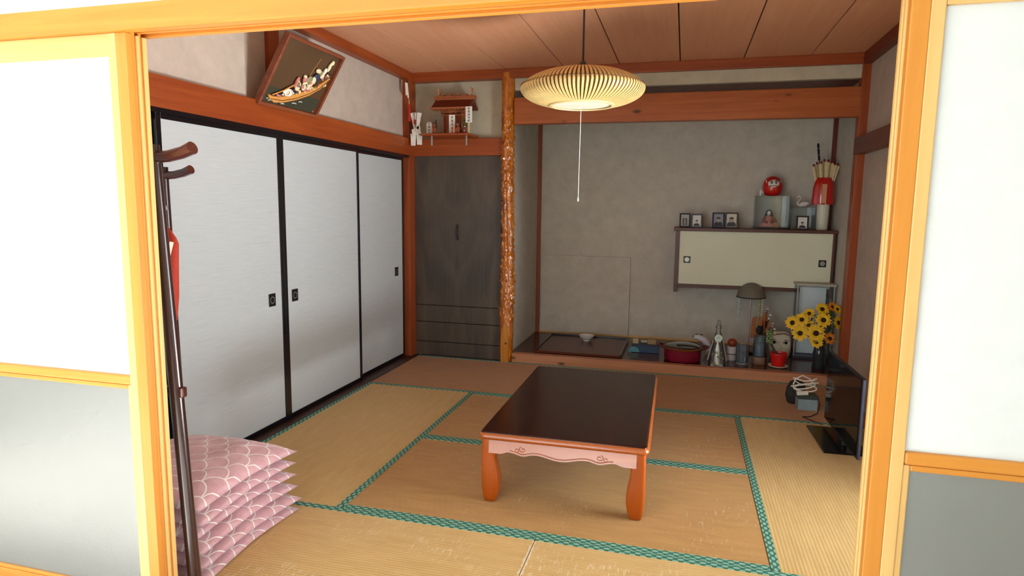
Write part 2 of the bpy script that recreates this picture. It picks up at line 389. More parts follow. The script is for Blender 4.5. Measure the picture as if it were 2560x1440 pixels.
fusuma(1, .080, .876, -.052, None); fusuma(2, .870, 1.782, -.020, 1.659); fusuma(3, 1.782, 2.715, -.020, 1.885); fusuma(4, 2.66, 3.548, -.052, 3.40)

# ------------------------------------------------------------------ back wall, left bay: veneer panel below, shrine shelf above
struct(B(-.3, .86, YB+.04, YB+.12, 0, 2.6).obj('wall_back', PLASTER_B), 'cream plaster behind the shrine shelf')
nd = sroot('door_5', 'dark book-matched veneer panel with three boards at the foot', (.397, YB, 0))
for z0, z1 in ((.452, 1.742), (.302, .446), (.124, .296), (.0, .118)):
    B(-.392, .392, .0, .035, z0, z1).obj('veneer_board', VENEER, nd, bevel=.002)
M().tube([(.005, -.006, 1.03), (.004, -.016, 1.06), (.004, -.016, 1.13), (.003, -.006, 1.16)], .0075, 8).obj('handle', BLACK, nd, smooth=40)
struct(B(.004, .80, YB-.03, YB+.06, 1.742, 1.885).obj('trim_6', W_RED['x'], bevel=.004), 'rail under the shrine shelf')
# ------------------------------------------------------------------ alcove (tokonoma)
struct(B(.80, 3.62, YT, YT+.1, 0, 2.6).obj('wall_alcove_back', PLASTER))
struct(B(.78, .878, YB+.04, YT, 0, 2.6).obj('wall_alcove_left', PLASTER))
struct(B(XTR, 3.62, YB, YT, 0, 2.6).obj('wall_alcove_right', PLASTER))
struct(B(.80, 3.62, YB+.04, YT+.1, 2.30, 2.34).obj('ceiling_alcove', W_DRED['x']))
struct(B(.86, XTR, YB-.02, YT, -.1, .072).obj('floor_alcove', W_TOKO), 'glossy dark lacquered alcove floor board')
struct(B(.905, 3.46, YB-.05, YB+.02, -.04, .079).obj('trim_7', W_PINK['x'], bevel=.005), 'knotty front sill of the alcove')
struct(B(.90, 3.46, YB-.045, YB+.045, 1.99, 2.20).obj('trim_8', W_BEAM, bevel=.006), 'knotty beam across the alcove')
struct(B(.90, 3.46, YB-.02, YB+.03, 2.262, 2.36).obj('wall_alcove_top', PLASTER_B), 'narrow plaster strip above the alcove beam')
struct(B(.878, .912, YT-.03, YT, .072, 2.30).obj('trim_9', W_RED['z']), 'corner strip at the back of the alcove')
struct(B(XTR-.035, XTR, YT-.03, YT, .072, 2.30).obj('trim_10', W_DRED['z']), 'corner strip at the back of the alcove')
struct(B(3.455, XTR, YB-.05, YB+.05, -.04, 2.40).obj('trim_11', W_RED['z'], bevel=.003), 'front right post of the alcove')
struct(B(.912, XTR-.035, YT-.012, YT, .072, .088).obj('baseboard_alcove', W_PALE['x']))
tag(M().box(.925, 1.80, -.006, .006, 0, .76).xf(Matrix.Rotation(-.012, 4, 'X')).obj('wall_board', PLASTER, None, bevel=.001, loc=(0, YT-.02, .090)),
    'plain grey board propped against the alcove back wall', 'board')
# ------------------------------------------------------------------ right wall with side window, ceiling, cornices
wr = struct(B(XR, XR+.1, 1.66, YB, 0, 2.6).obj('wall_right', PLASTER_L))
for a in ((XR, XR+.1, .078, .50, 0, 2.6), (XR, XR+.1, .50, 1.66, -.1, .06), (XR, XR+.1, .50, 1.66, 1.76, 2.6)): B(*a).obj('wall_panel', PLASTER_L, wr)
wn = sroot('window_1', None, (XR+.05, 1.08, .06))
for a in ((-.04, .04, -.58, -.54, 0, 1.70), (-.04, .04, .54, .58, 0, 1.70), (-.04, .04, -.54, .54, 0, .04), (-.04, .04, -.54, .54, 1.66, 1.70), (-.02, .02, -.02, .02, .04, 1.66)): B(*a).obj('window_frame', W_PALE['y'], wn)
for s in (-1, 1): B(-.003, .003, min(s*.02, s*.54), max(s*.02, s*.54), .04, 1.66).obj('pane', GLASS, wn)
struct(B(XR-.06, XR, .078, YB+.03, 1.722, 1.845).obj('trim_12', W_DRED['y'], bevel=.004), 'dark red rail on the right wall')
ceil = struct(B(-.3, 3.7, .078, YB+.04, ZC+.012, ZC+.1).obj('ceiling', INK), 'boarded cedar ceiling')
xs = [-.12, .354, .822, 1.30, 1.742, 2.198, 2.655, 3.11, 3.62]
for a, b in zip(xs, xs[1:]):
    o = M().box(-(b-a)/2+.0042, (b-a)/2-.0042, .078, YB+.04, 0, .014).obj('ceiling_board', W_CEIL, ceil)
    o.location = ((a+b)/2, 0, ZC)
    # each board its own grain
    o.location.z += random.uniform(-.0008, .0008)
struct(B(-.06, .012, .078, YB, 2.365, ZC).obj('trim_13', W_RED['y'], bevel=.004), 'cornice on the left wall')
struct(B(-.02, 3.5, YB-.055, YB+.04, 2.355, ZC).obj('trim_14', W_RED['x'], bevel=.004), 'cornice on the back wall')
struct(B(XR-.055, XR, .078, YB, 2.35, ZC).obj('trim_15', W_DRED['y'], bevel=.004), 'cornice on the right wall')
# ------------------------------------------------------------------ front partition: lintel, posts, shoji doors, white wall above
struct(B(-2.0, 4.8, -.005, .07, 1.868, 2.55).obj('wall_front', WHITE), 'white plaster above the opening')
lt = sroot('trim_16', 'golden wood lintel over the opening', (0, 0, 0))
B(-2.0, 4.8, -.022, .012, 1.800, 1.870).obj('lintel_face', W_GOLD['x'], lt, bevel=.003)
B(-2.0, 4.8, .012, .040, 1.822, 1.866).obj('track_groove', W_GOLD['x'], lt)
B(-2.0, 4.8, .040, .052, 1.806, 1.866).obj('track_ridge', W_GOLD['x'], lt, bevel=.002)
B(-2.0, 4.8, .052, .075, 1.822, 1.866).obj('track_groove', W_GOLD['x'], lt)
B(-2.0, 4.8, .075, .092, 1.803, 1.866).obj('lintel_back', W_GOLD['x'], lt, bevel=.003)
struct(B(-2.0, 4.8, -.03, .095, -.12, .004).obj('trim_17', W_GOLD['x']), 'wooden threshold under the sliding doors')
def jamb(n, x, s, lab):
    """door post: front face, then two track grooves on the face that looks into the opening"""
    j = sroot('trim_%d' % n, lab, (x, 0, 0))
    B(*sorted((0, -s*.036)), -.004, .018, .004, 1.80).obj('post_face', W_GOLD['z'], j, bevel=.002)
    B(*sorted((-s*.006, -s*.036)), .018, .034, .004, 1.81).obj('groove', W_GOLD['z'], j)
    B(*sorted((0, -s*.036)), .034, .046, .004, 1.80).obj('bead', W_PALE['z'], j, bevel=.003)
    B(*sorted((-s*.006, -s*.036)), .046, .056, .004, 1.81).obj('groove', W_GOLD['z'], j)
    B(*sorted((0, -s*.036)), .056, .072, .004, 1.80).obj('bead', W_PALE['z'], j, bevel=.003)
jamb(18, .735, 1, 'door post with track grooves at the coat-rack side')
jamb(19, 2.708, -1, 'door post with track grooves at the television side')
def shoji(n, xa, xb, inner):
    """paper above, frosted glass below"""
    d = sroot('door_%d' % n, None, ((xa+xb)/2, .012, 0)); h = (xb-xa)/2; st = .028
    for s in (-1, 1): B(s*h-(st if s > 0 else 0), s*h+(st if s < 0 else 0), -.016, .014, .006, 1.80).obj('stile', W_PALE['z'], d, bevel=.0025)
    B(-h+st, h-st, -.014, .012, 1.738, 1.80).obj('top_rail', W_PALE['x'], d, bevel=.0025)
    B(-h+st, h-st, -.014, .012, .768, .798).obj('middle_rail', W_GOLD['x'], d, bevel=.006)
    B(-h+st, h-st, -.014, .012, .006, .075).obj('bottom_rail', W_GOLD['x'], d, bevel=.0025)
    B(-h+st, h-st, -.003, -.0005, .798, 1.738).obj('paper', SHOJI, d)
    g = B(-h+st, h-st, -.006, -.002, .075, .768).obj('frosted_pane', FROST, d)
    for s in (-1, 1): B(*sorted((s*(h-st), s*(h-st-.014))), -.012, .004, .075, .768).obj('glazing_bead', W_PALE['z'], g, bevel=.003)
    B(-h+st+.014, h-st-.014, -.012, .004, .754, .768).obj('glazing_bead', W_GOLD['x'], g, bevel=.003)
    B(-h+st+.014, h-st-.014, -.012, .004, .075, .088).obj('glazing_bead', W_GOLD['x'], g, bevel=.003)
shoji(6, -.20, .699, 1); shoji(7, 2.744, 3.64, -1); shoji(8, -1.12, -.21, 1)
struct(B(-2.0, -1.13, -.005, .07, 0, 1.87).obj('wall_front_left', WHITE)); struct(B(3.65, 4.8, -.005, .07, 0, 1.87).obj('wall_front_right', WHITE))
# ------------------------------------------------------------------ the corridor room the camera stands in
struct(B(-2.0, 4.8, -3.5, -.03, -.12, -.02).obj('floor_corridor', W_CORR))
struct(B(-2.1, 4.9, -3.6, .07, 2.55, 2.65).obj('ceiling_corridor', WHITE))
struct(B(-2.1, -2.0, -3.6, .07, -.1, 2.6).obj('wall_corridor_left', WHITE)); struct(B(4.8, 4.9, -3.6, .07, -.1, 2.6).obj('wall_corridor_right', WHITE))
wb = struct(B(-2.1, 4.9, -3.6, -3.5, -.1, .42).obj('wall_corridor_back', WHITE))
for a in ((-2.1, 4.9, -3.6, -3.5, 2.28, 2.6), (-2.1, -1.48, -3.6, -3.5, .42, 2.28), (2.18, 4.9, -3.6, -3.5, .42, 2.28)): B(*a).obj('wall_panel', WHITE, wb)
w2 = sroot('window_2', None, (.35, -3.55, .42))
for k in range(4): B(-1.83+k*1.207, -1.79+k*1.207, -.03, .03, 0, 1.86).obj('window_frame', METAL, w2)
for z in (0, 1.82): B(-1.83, 1.83, -.03, .03, z, z+.04).obj('window_frame', METAL, w2)
for k in range(3): B(-1.79+k*1.207, -.623+k*1.207, -.003, .003, .04, 1.82).obj('pane', GLASS, w2)
#__OBJECTS__
# ------------------------------------------------------------------ alcove post: knobbly lacquered log
def build_post():
    root = sroot('trim_20', 'knobbly lacquered log post beside the alcove', (.848, YB-.015, 0))
    m = M(); seg, nz, H = 56, 380, 2.40; G = []
    for j in range(nz+1):
        z = H*j/nz; g = []
        lean = .004*math.sin(z*2.1)
        for i in range(seg):
            a = 2*PI*i/seg; d = Vector((math.cos(a), math.sin(a), 0))
            q = .053-.003*z/2.4 + .004*math.sin(2*a+z*3)
            k = mnoise.noise(Vector((d.x*2.6, d.y*2.6, z*9)))
            k2 = mnoise.noise(Vector((d.x*4.2+9, d.y*4.2, z*34)))
            amt = min(1, max(.15, (2.3-z)/.5)) * (1 if z > .42 else max(.12, (z-.25)/.17))
            q += amt*(.008*max(0, k)+.018*max(0, k2-.10)**.8)
            # long dark cleft running down the log
            cl = -PI/2-.25+.55*(1.75-z)
            if .55 < z < 1.75:
                dd = abs(((a-cl+PI) % (2*PI))-PI); q -= .016*math.exp(-(dd/.16)**2)*math.sin(PI*(z-.55)/1.2)
            g.append((d.x*q+lean, d.y*q, z))
        G.append(g)
    m.rings(G).obj('log', BURL, root, smooth=80)
    # pale flat cut at the foot, pointed like an arch, standing just proud of the bark
    arch = [(-.034, 0), (.034, 0), (.034, .20), (.027, .27), (.014, .325), (0, .345), (-.014, .325), (-.027, .27), (-.034, .20)]
    M().prism(arch, 'y', -.060, -.020).obj('foot_cut', wood('post_cut_face', (176, 106, 30), (204, 140, 56), 'z', .25, coat=.6), root, bevel=.003)
    M().ell((.010, -.060, .165), (.007, .003, .010)).obj('knot', W_SILL, root)
build_post()

# ------------------------------------------------------------------ low table
def low_table():
    tx, ty = 1.803, 1.68; W, D, H = .745, 1.23, .335
    t = thing('low_table', 'low rectangular tea table with dark glossy top and curved amber legs', 'table', (tx, ty, 0), .012)
    def rrect(w, d, q, n=5):
        P = []
        for cx, cy, a0 in ((w/2-q, d/2-q, 0), (-w/2+q, d/2-q, 90), (-w/2+q, -d/2+q, 180), (w/2-q, -d/2+q, 270)):
            for k in range(n+1): a = math.radians(a0+90*k/n); P.append((cx+q*math.cos(a), cy+q*math.sin(a)))
        return P
    prof = [(-.020, -.036), (-.006, -.036), (0, -.030), (.002, -.022), (-.002, -.014), (-.008, -.008), (-.022, -.002)]
    m = M(); m.rings([[(x, y, H+z) for x, y in rrect(W+2*o, D+2*o, .03+o)] for o, z in prof]); m.obj('edge_moulding', W_TABLEX, t, smooth=50)
    m = M(); m.rings([[(x, y, H+z) for x, y in rrect(W+2*o, D+2*o, .03+o)] for o, z in ((-.0085, -.012), (-.0095, -.0045), (-.016, 0.0005))]); m.obj('tabletop', W_TTOP, t, smooth=30)
    ax, ay = W/2-.033, D/2-.033
    def apron(L, front):
        # scalloped lower edge
        n = 60; up = .300; P = [(-L/2, up), (L/2, up)]; low = []
        for k in range(n+1):
            s = -1+2*k/n; a = abs(s)
            z = .250-.016*math.cos(min(1, a/.36)*PI/2)**2-.011*math.exp(-((a-.52)/.10)**2)
            if a >= .74: z = .250-.010*min(1, (a-.74)/.08)
            low.append((s*L/2, z))
        return P+low[::-1], low
    for side, (L, a) in enumerate(((W-.10, 0), (D-.10, PI/2), (W-.10, PI), (D-.10, -PI/2))):
        poly, low = apron(L, side == 0); off = ay if side % 2 == 0 else ax-.008; sh_ = .15 if side % 2 == 0 else .04
        o = M().prism(poly, 'y', -off-.022, -off-.004).xf(Matrix(((1, 0, 0, 0), (0, 1, sh_, -sh_*.30), (0, 0, 1, 0), (0, 0, 0, 1)))).obj('apron', W_TABLEX, t); o.rotation_euler = (0, 0, a)
        if side in (0, 1, 3):
            c = M(); y = -off-.0225
            c.tube([(x, y, z+.009) for x, z in low[9:-9:1]], .0022, 6)
            for s in (-1, 1):
                cx = s*L*.26
                sp = [(cx+s*(.0035+.0012*k)*math.cos(k*.62), y, .268+(.0035+.0012*k)*math.sin(k*.62)*.75) for k in range(13)]
                c.tube(sp, .002, 6)
                c.tube([(cx+s*.026+s*.008*math.cos(k*.7), y, .262+.007*math.sin(k*.7)) for k in range(9)], .0018, 6)
            c.xf(Matrix(((1, 0, 0, 0), (0, 1, sh_, -sh_*.30), (0, 0, 1, 0), (0, 0, 0, 1)))).obj('carving', W_SHRINE, o, smooth=60)
    def leg():
        m = M(); G = []
        for z, w, oe in ((0, .020, .026), (.005, .026, .032), (.03, .033, .038), (.07, .039, .0425), (.11, .040, .044), (.15, .037, .044), (.19, .0325, .0435), (.225, .0315, .043), (.255, .036, .043), (.302, .040, .043)):
            out = oe-w
            g = []
            for k in range(24):
                a = 2*PI*k/24; c, s = math.cos(a), math.sin(a); e = .36
                g.append((out+w*math.copysign(abs(c)**e, c), out+w*math.copysign(abs(s)**e, s), z))
            G.append(g)
        return m.rings(G)
    first = None
    for sx, sy in ((1, 1), (-1, 1), (-1, -1), (1, -1)):
        o = leg().obj('leg', W_TABLE, t, smooth=60)
        o.location = (sx*(W/2-.055), sy*(D/2-.055), 0); o.rotation_euler = (0, 0, {(1, 1): 0, (-1, 1): PI/2, (-1, -1): PI, (1, -1): -PI/2}[(sx, sy)])
low_table()

# ------------------------------------------------------------------ pendant lamp
def lamp():
    t = thing('pendant_lamp', 'round bamboo-slat pendant lamp hanging from the ceiling', 'lamp', (1.757, 1.75, 0))
    SQ = lambda z: 1.915+(z-1.915)*.74
    P = [(.075, 2.028), (.13, 2.026), (.19, 2.012), (.245, 1.985), (.285, 1.952), (.306, 1.920), (.304, 1.892), (.285, 1.862), (.25, 1.836), (.21, 1.818), (.170, 1.809), (.150, 1.806)]
    P = [(q, SQ(z)) for q, z in P]
    Q = []
    for k in range(len(P)-1):
        p0, p1, p2, p3 = P[max(0, k-1)], P[k], P[k+1], P[min(len(P)-1, k+2)]
        for i in range(3):
            tt = i/3; Q.append(tuple(.5*((2*p1[a])+(-p0[a]+p2[a])*tt+(2*p0[a]-5*p1[a]+4*p2[a]-p3[a])*tt**2+(-p0[a]+3*p1[a]-3*p2[a]+p3[a])*tt**3) for a in (0, 1)))
    P = Q+[P[-1]]
    m = M(); G = []
    for k, (q, z) in enumerate(P):
        a = P[max(0, k-1)]; b = P[min(len(P)-1, k+1)]; dx, dz = b[0]-a[0], b[1]-a[1]; l = math.hypot(dx, dz); nx, nz = -dz/l, dx/l
        tw = .010*(1-abs(2*k/(len(P)-1)-1)); wd = .0036+.0018*(q/.3); s = -1
        if nx < 0 and q > .2: nx, nz = -nx, -nz
        th = .0035
        g = []
        for yy, oo in ((-wd, -th), (wd, -th), (wd, th), (-wd, th)):
            g.append((q+nx*oo, tw+yy, z+nz*oo))
        G.append(g)
    rib = m.rings(G).obj('slat', BAMBOO, t); N = 92
    for i in range(1, N):
        c = clone(rib, t); c.rotation_euler = (0, 0, 2*PI*i/N)
    m = M(); m.rings([[(q*.965*math.cos(2*PI*i/64), q*.965*math.sin(2*PI*i/64), z-.004 if z > 1.92 else z+.004) for i in range(64)] for q, z in P], True, False); m.obj('paper_lining', LINING, t, smooth=60)
    m = M(); m.lathe([(.146, 1.831), (.148, 1.827), (.164, 1.828), (.166, 1.833), (.164, 1.839), (.146, 1.837)], 64, cap=False); m.obj('bottom_ring', plain('pale_bamboo_ring', (214, 188, 134), .5), t, smooth=50)
    M().lathe([(.001, 1.835), (.147, 1.835), (.147, 1.837), (.001, 1.837)], 48).obj('diffuser', plain('lamp_diffuser', (214, 208, 186), .6, var=.02), t)
    m = M(); n = 184
    m.tube([(.3085*math.cos(2*PI*i/n), .3085*math.sin(2*PI*i/n), 1.925+.004*(1 if i % 2 else -1)) for i in range(n+1)], .0016, 5); m.obj('stitching', plain('dark_thread', (92, 66, 34), .8), t)
    M().lathe([(.024, 1.999), (.030, 2.001), (.028, 2.013), (.018, 2.033), (.010, 2.046), (.005, 2.051)], 20).obj('socket_cap', SATIN, t, smooth=50)
    M().lathe([(.074, 1.995), (.080, 1.999), (.074, 2.003), (.024, 2.003), (.024, 1.997)], 32).obj('top_ring', BAMBOO, t, smooth=50)
    M().tube([(0, 0, 2.042), (0, 0, ZC)], .0052, 8).obj('cord', SATIN, t)
    M().tube([(-.004, 0, 1.835), (-.006, 0, 1.6), (-.008, 0, 1.37)], .0015, 6).obj('pull_string', PAPER_W, t)
    M().lathe([(.001, 1.352), (.004, 1.356), (.003, 1.372), (.001, 1.375)], 10, (-.008, 0, 0)).obj('pull_knob', PAPER_W, t, smooth=60)
lamp()

# ------------------------------------------------------------------ stack of six floor cushions
def cushion(k):
    n = 28; W = .295; rnd = random.Random(20+k)
    verts, faces, uvs = [], [], []
    def pt(u_, v_, top):
        e = (1-abs(u_)**3.2)*(1-abs(v_)**3.2); e = max(0, e)
        # corners reach out in points, sides pull in
        pinch = 1-.045*(1-max(abs(u_), abs(v_))**2*0)*(1-abs(u_*v_))*(max(abs(u_), abs(v_))**3)
        x = W*u_*pinch; y = W*v_*pinch
        h = .060 if k == 5 else .036
        wr = .009*mnoise.noise(Vector((u_*3.1+k*7, v_*3.1, 3)))+.004*mnoise.noise(Vector((u_*7+k*3, v_*7, 8)))
        z = h*e**.55 if top else -.016*e**.5
        edge = max(abs(u_), abs(v_))
        return (x, y, z+wr*e**.4*(1 if top else .3)-.012*abs(u_*v_)**2*edge)
    idx = {}
    for top in (1, 0):
        for i in range(n+1):
            for j in range(n+1):
                u_, v_ = -1+2*i/n, -1+2*j/n; u_ = math.copysign(abs(u_)**.85, u_); v_ = math.copysign(abs(v_)**.85, v_)
                if not top and (i in (0, n) or j in (0, n)): idx[(top, i, j)] = idx[(1, i, j)]; continue
                idx[(top, i, j)] = len(verts); verts.append(pt(u_, v_, top)); uvs.append(((u_+1)/2, (v_+1)/2))
    for top in (1, 0):
        for i in range(n):
            for j in range(n):
                q = [idx[(top, i, j)], idx[(top, i+1, j)], idx[(top, i+1, j+1)], idx[(top, i, j+1)]]
                faces.append(q if top else q[::-1])
    me = bpy.data.meshes.new('floor_cushion'); me.from_pydata(verts, [], faces); ul = me.uv_layers.new(name='UVMap')
    for l in me.loops: ul.data[l.index].uv = uvs[l.vertex_index]
    me.materials.append(CLOTH); me.polygons.foreach_set('use_smooth', [True]*len(me.polygons))
    o = bpy.data.objects.new('floor_cushion', me); COL.objects.link(o); return o
CL = ['undermost pink scallop-patterned floor cushion, lying on the tatami', 'second cushion from the tatami in the stack of pink floor cushions',
      'third cushion from the tatami in the stack of pink floor cushions', 'fourth cushion from the tatami in the stack of pink floor cushions',
      'fifth cushion from the tatami, just beneath the plump topmost one', 'plump pink scallop-patterned floor cushion topping the stack']
for k, (dx, dy, rz) in enumerate(((.012, -.005, .02), (.018, .002, -.015), (.006, -.004, .01), (-.008, .004, -.02), (.004, -.008, .03), (.002, .0, .0))):
    o = tag(cushion(k), CL[k], 'cushion', 'stacked floor cushions'); o.location = (.415+dx, .487+dy, .017+k*.0520); o.rotation_euler = (0, 0, rz)

# ------------------------------------------------------------------ coat rack behind the door post
def rack():
    t = thing('coat_rack', 'tall dark wooden coat rack with curved arms beside the stacked cushions', 'coat rack', (0, 0, 0))
    posts = (((.752, .125, .03), (.680, .125, 1.50)), ((.040, .86, .03), (.020, .86, 1.48)))
    for a, b in posts:
        M().tube([a, b], .021, 14).obj('post', W_RACK, t, smooth=50)
        zz = b[2]-.035
        pts = [(b[0]-.155, b[1], zz+.022), (b[0]-.12, b[1], zz+.010), (b[0]-.06, b[1], zz), (b[0], b[1], zz-.003), (b[0]+.06, b[1], zz), (b[0]+.11, b[1], zz+.010), (b[0]+.152, b[1]-.004, zz+.024)]
        M().tube(pts, [.019, .0185, .018, .018, .018, .0185, .020], 14).obj('arm', W_RACKX, t, smooth=50)
        B(a[0]-.17, a[0]+.15, a[1]-.022, a[1]+.022, 0, .06).obj('foot', W_RACKX, t, bevel=.012)
        B(a[0]-.12, a[0]+.0, a[1]-.012, a[1]+.012, .70, .735).obj('peg_bar', W_RACKX, t, bevel=.006)
    for z, q in ((1.30, .012), (.80, .012)):
        fr = (z-.03)/1.49
        p = [tuple(a[i]+(b[i]-a[i])*fr for i in range(2))+(z,) for a, b in posts]
        M().tube(p, q, 10).obj('cross_rail', W_RACKX, t, smooth=50)
rack()
rb = thing('red_bag', 'red fabric bag with cream straps hanging on the coat rack', 'bag', (.29, .58, .80))
def bag():
    cl = plain('red_cotton', (176, 52, 30), .8, bump=.3)
    m = M(); G = []
    for z, w, d in ((.02, .02, .012), (.05, .038, .03), (.15, .052, .036), (.28, .062, .034), (.36, .070, .026), (.385, .062, .014), (.43, .024, .010)):
        G.append([(w*math.cos(2*PI*k/20)*(1 if z < .4 else 1), d*math.sin(2*PI*k/20), z) for k in range(20)])
    m.rings(G).obj('rounded_body', cl, rb, smooth=60)
    cr = plain('cream_strap', (220, 210, 190), .8)
    for x0, x1 in ((.032, .068), (-.042, -.006)):
        M().tube([(x0, -.046, .10), (x0+(x1-x0)*.3, -.048, .20), (x0+(x1-x0)*.7, -.046, .30), (x1, -.030, .37)], .011, 8, .35).obj('strap', cr, rb, smooth=50)
    M().tube([(-.02, 0, .41), (-.015, .0, .46), (.0, 0, .475), (.015, 0, .46), (.02, 0, .41)], .004, 6).obj('handle', cl, rb)
bag()
rb.location = (.272, .575, .800)
tag(M().box(-.022, .022, -.001, .001, -.085, 0).obj('paper_tag', PAPER_W, None, loc=(.252, .532, .872)), 'plain white paper card hanging below the red bag', 'card')

# ------------------------------------------------------------------ boat picture leaning out from the rail
def boat_picture():
    W, H = .545, .385; ang = math.atan2(.195, .325)
    t = thing('framed_boat_picture', 'framed dark relief picture of a golden boat full of figures, tilted above the fusuma', 'picture', (.006, 1.828, 1.885))
    t.rotation_euler = Matrix(((0, -math.cos(ang)*0, 0), (0, 0, 0), (0, 0, 0))).to_euler() if False else (0, 0, 0)
    # local: x to the right along the wall (+y world), z up the picture, -y out of the picture
    Rm = Matrix(((0, -math.cos(ang), math.sin(ang)), (1, 0, 0), (0, math.sin(ang), math.cos(ang))))
    t.rotation_euler = Rm.to_euler()
    B(-W/2, W/2, -.0052, -.0038, .004, .095).obj('water_band', plain('dark_water', (58, 58, 42), .5, var=.1, scale=6), t)
    fr = wood('picture_frame_wood', (104, 48, 28), (146, 82, 48), 'x', .45)
    fd = .022
    B(-W/2, W/2, -.004, .004, .0, H).obj('picture_ground', plain('dark_olive_ground', (84, 58, 32), .55, var=.12, scale=4), t)
    for a in ((-W/2-.014, -W/2+.004, -.028, .008, -.014, H+.014), (W/2-.004, W/2+.014, -.028, .008, -.014, H+.014), (-W/2, W/2, -.028, .008, -.014, .004), (-W/2, W/2, -.028, .008, H-.004, H+.014)):
        B(*a).obj('frame_bar', fr, t, bevel=.002)
    gold = plain('boat_gold', (214, 150, 74), .45); cream = plain('relief_cream', (228, 214, 176), .6); pink = plain('relief_pink', (196, 120, 110), .6)
    blue = plain('relief_blue', (46, 52, 78), .6); grn = plain('relief_green', (128, 130, 92), .6); dk = plain('relief_dark', (48, 20, 26), .6); wh = plain('relief_white', (236, 232, 220), .6)
    up = [(-.20, .10), (-.17, .088), (-.10, .082), (-.02, .090), (.07, .108), (.15, .138), (.205, .180)]
    lo = [(.215, .172), (.17, .112), (.10, .074), (.01, .052), (-.08, .044), (-.15, .052), (-.185, .072), (-.212, .098)]
    TB = lambda x, z: (1.12*x+.012, 1.05*z+.28*x)
    up = [TB(*p) for p in up]; lo = [TB(*p) for p in lo]
    hull = M().prism(up+lo, 'y', -.020, -.004).obj('boat_hull', gold, t, bevel=.004)
    M().tube([(TB(x, z)[0], -.021, TB(x, z)[1]) for x, z in [(-.185, .078), (-.1, .060), (0, .066), (.09, .088), (.16, .122), (.205, .170)]], .0025, 6).obj('plank_line', plain('boat_line', (120, 66, 30), .6), hull)
    M().tube([(TB(x, z)[0], -.019, TB(x, z)[1]) for x, z in ((-.185, .100), (-.12, .120), (-.06, .150))], .004, 6).obj('rope', gold, t)
    figs = [(-.075, .105, .040, .024, wh), (-.045, .112, .018, .014, dk), (-.045, .165, .012, .034, pink), (-.022, .138, .020, .030, cream),
            (.008, .180, .016, .020, pink), (.000, .198, .012, .010, cream), (.026, .140, .020, .030, cream), (.046, .172, .022, .028, grn), (.040, .118, .016, .016, pink),
            (.066, .150, .020, .032, cream), (.094, .182, .026, .030, blue), (.082, .172, .018, .026, cream), (.072, .118, .012, .018, pink), (.086, .228, .022, .014, cream),
            (.110, .215, .014, .016, grn), (.132, .200, .016, .022, cream), (.150, .180, .014, .014, pink), (.140, .226, .010, .020, wh), (.160, .250, .009, .030, cream), (.172, .276, .010, .016, cream), (.176, .196, .016, .010, pink), (-.135, .094, .020, .012, pink), (-.110, .098, .014, .008, dk)]
    for x, z, a, b, mt in figs: M().ell((TB(x, z)[0], -.016, TB(x, z)[1]), (a*1.12, .011, b*1.05), 10, 7).obj('figure', mt, t, smooth=60)
    rnd = random.Random(11)
    for k in range(46):
        x = rnd.uniform(-.15, .185); z = (.090 if x < .07 else .09+.35*(x-.07))+rnd.uniform(.008, .085 if x > -.06 else .03); q = rnd.uniform(.005, .011)
        X_, Z_ = TB(x, z); M().ell((X_, -.026, Z_), (q, .006, q*rnd.uniform(.6, 1.5)), 7, 5).obj('figure', rnd.choice((cream, cream, wh, pink, gold, blue, grn, dk)), t, smooth=60)
    for x, z, l in ((-.20, .024, .012), (-.18, .016, .012), (-.155, .020, .01), (-.13, .012, .012), (-.095, .018, .018), (-.06, .014, .014), (.04, .034, .02), (.09, .052, .016)):
        M().tube([(x-l, -.006, z-.003), (x, -.007, z+.003), (x+l, -.006, z)], .0026, 6).obj('wave', wh, t)
    M().tube([(.055, -.006, .19), (.095, -.006, .335)], .0012, 5).obj('mast_line', gold, t)
    M().tube([(W/2-.03, -.006, .01), (W/2-.022, -.006, .018)], .006, 6).obj('seal', plain('seal_orange', (198, 84, 40), .6), t)
boat_picture()

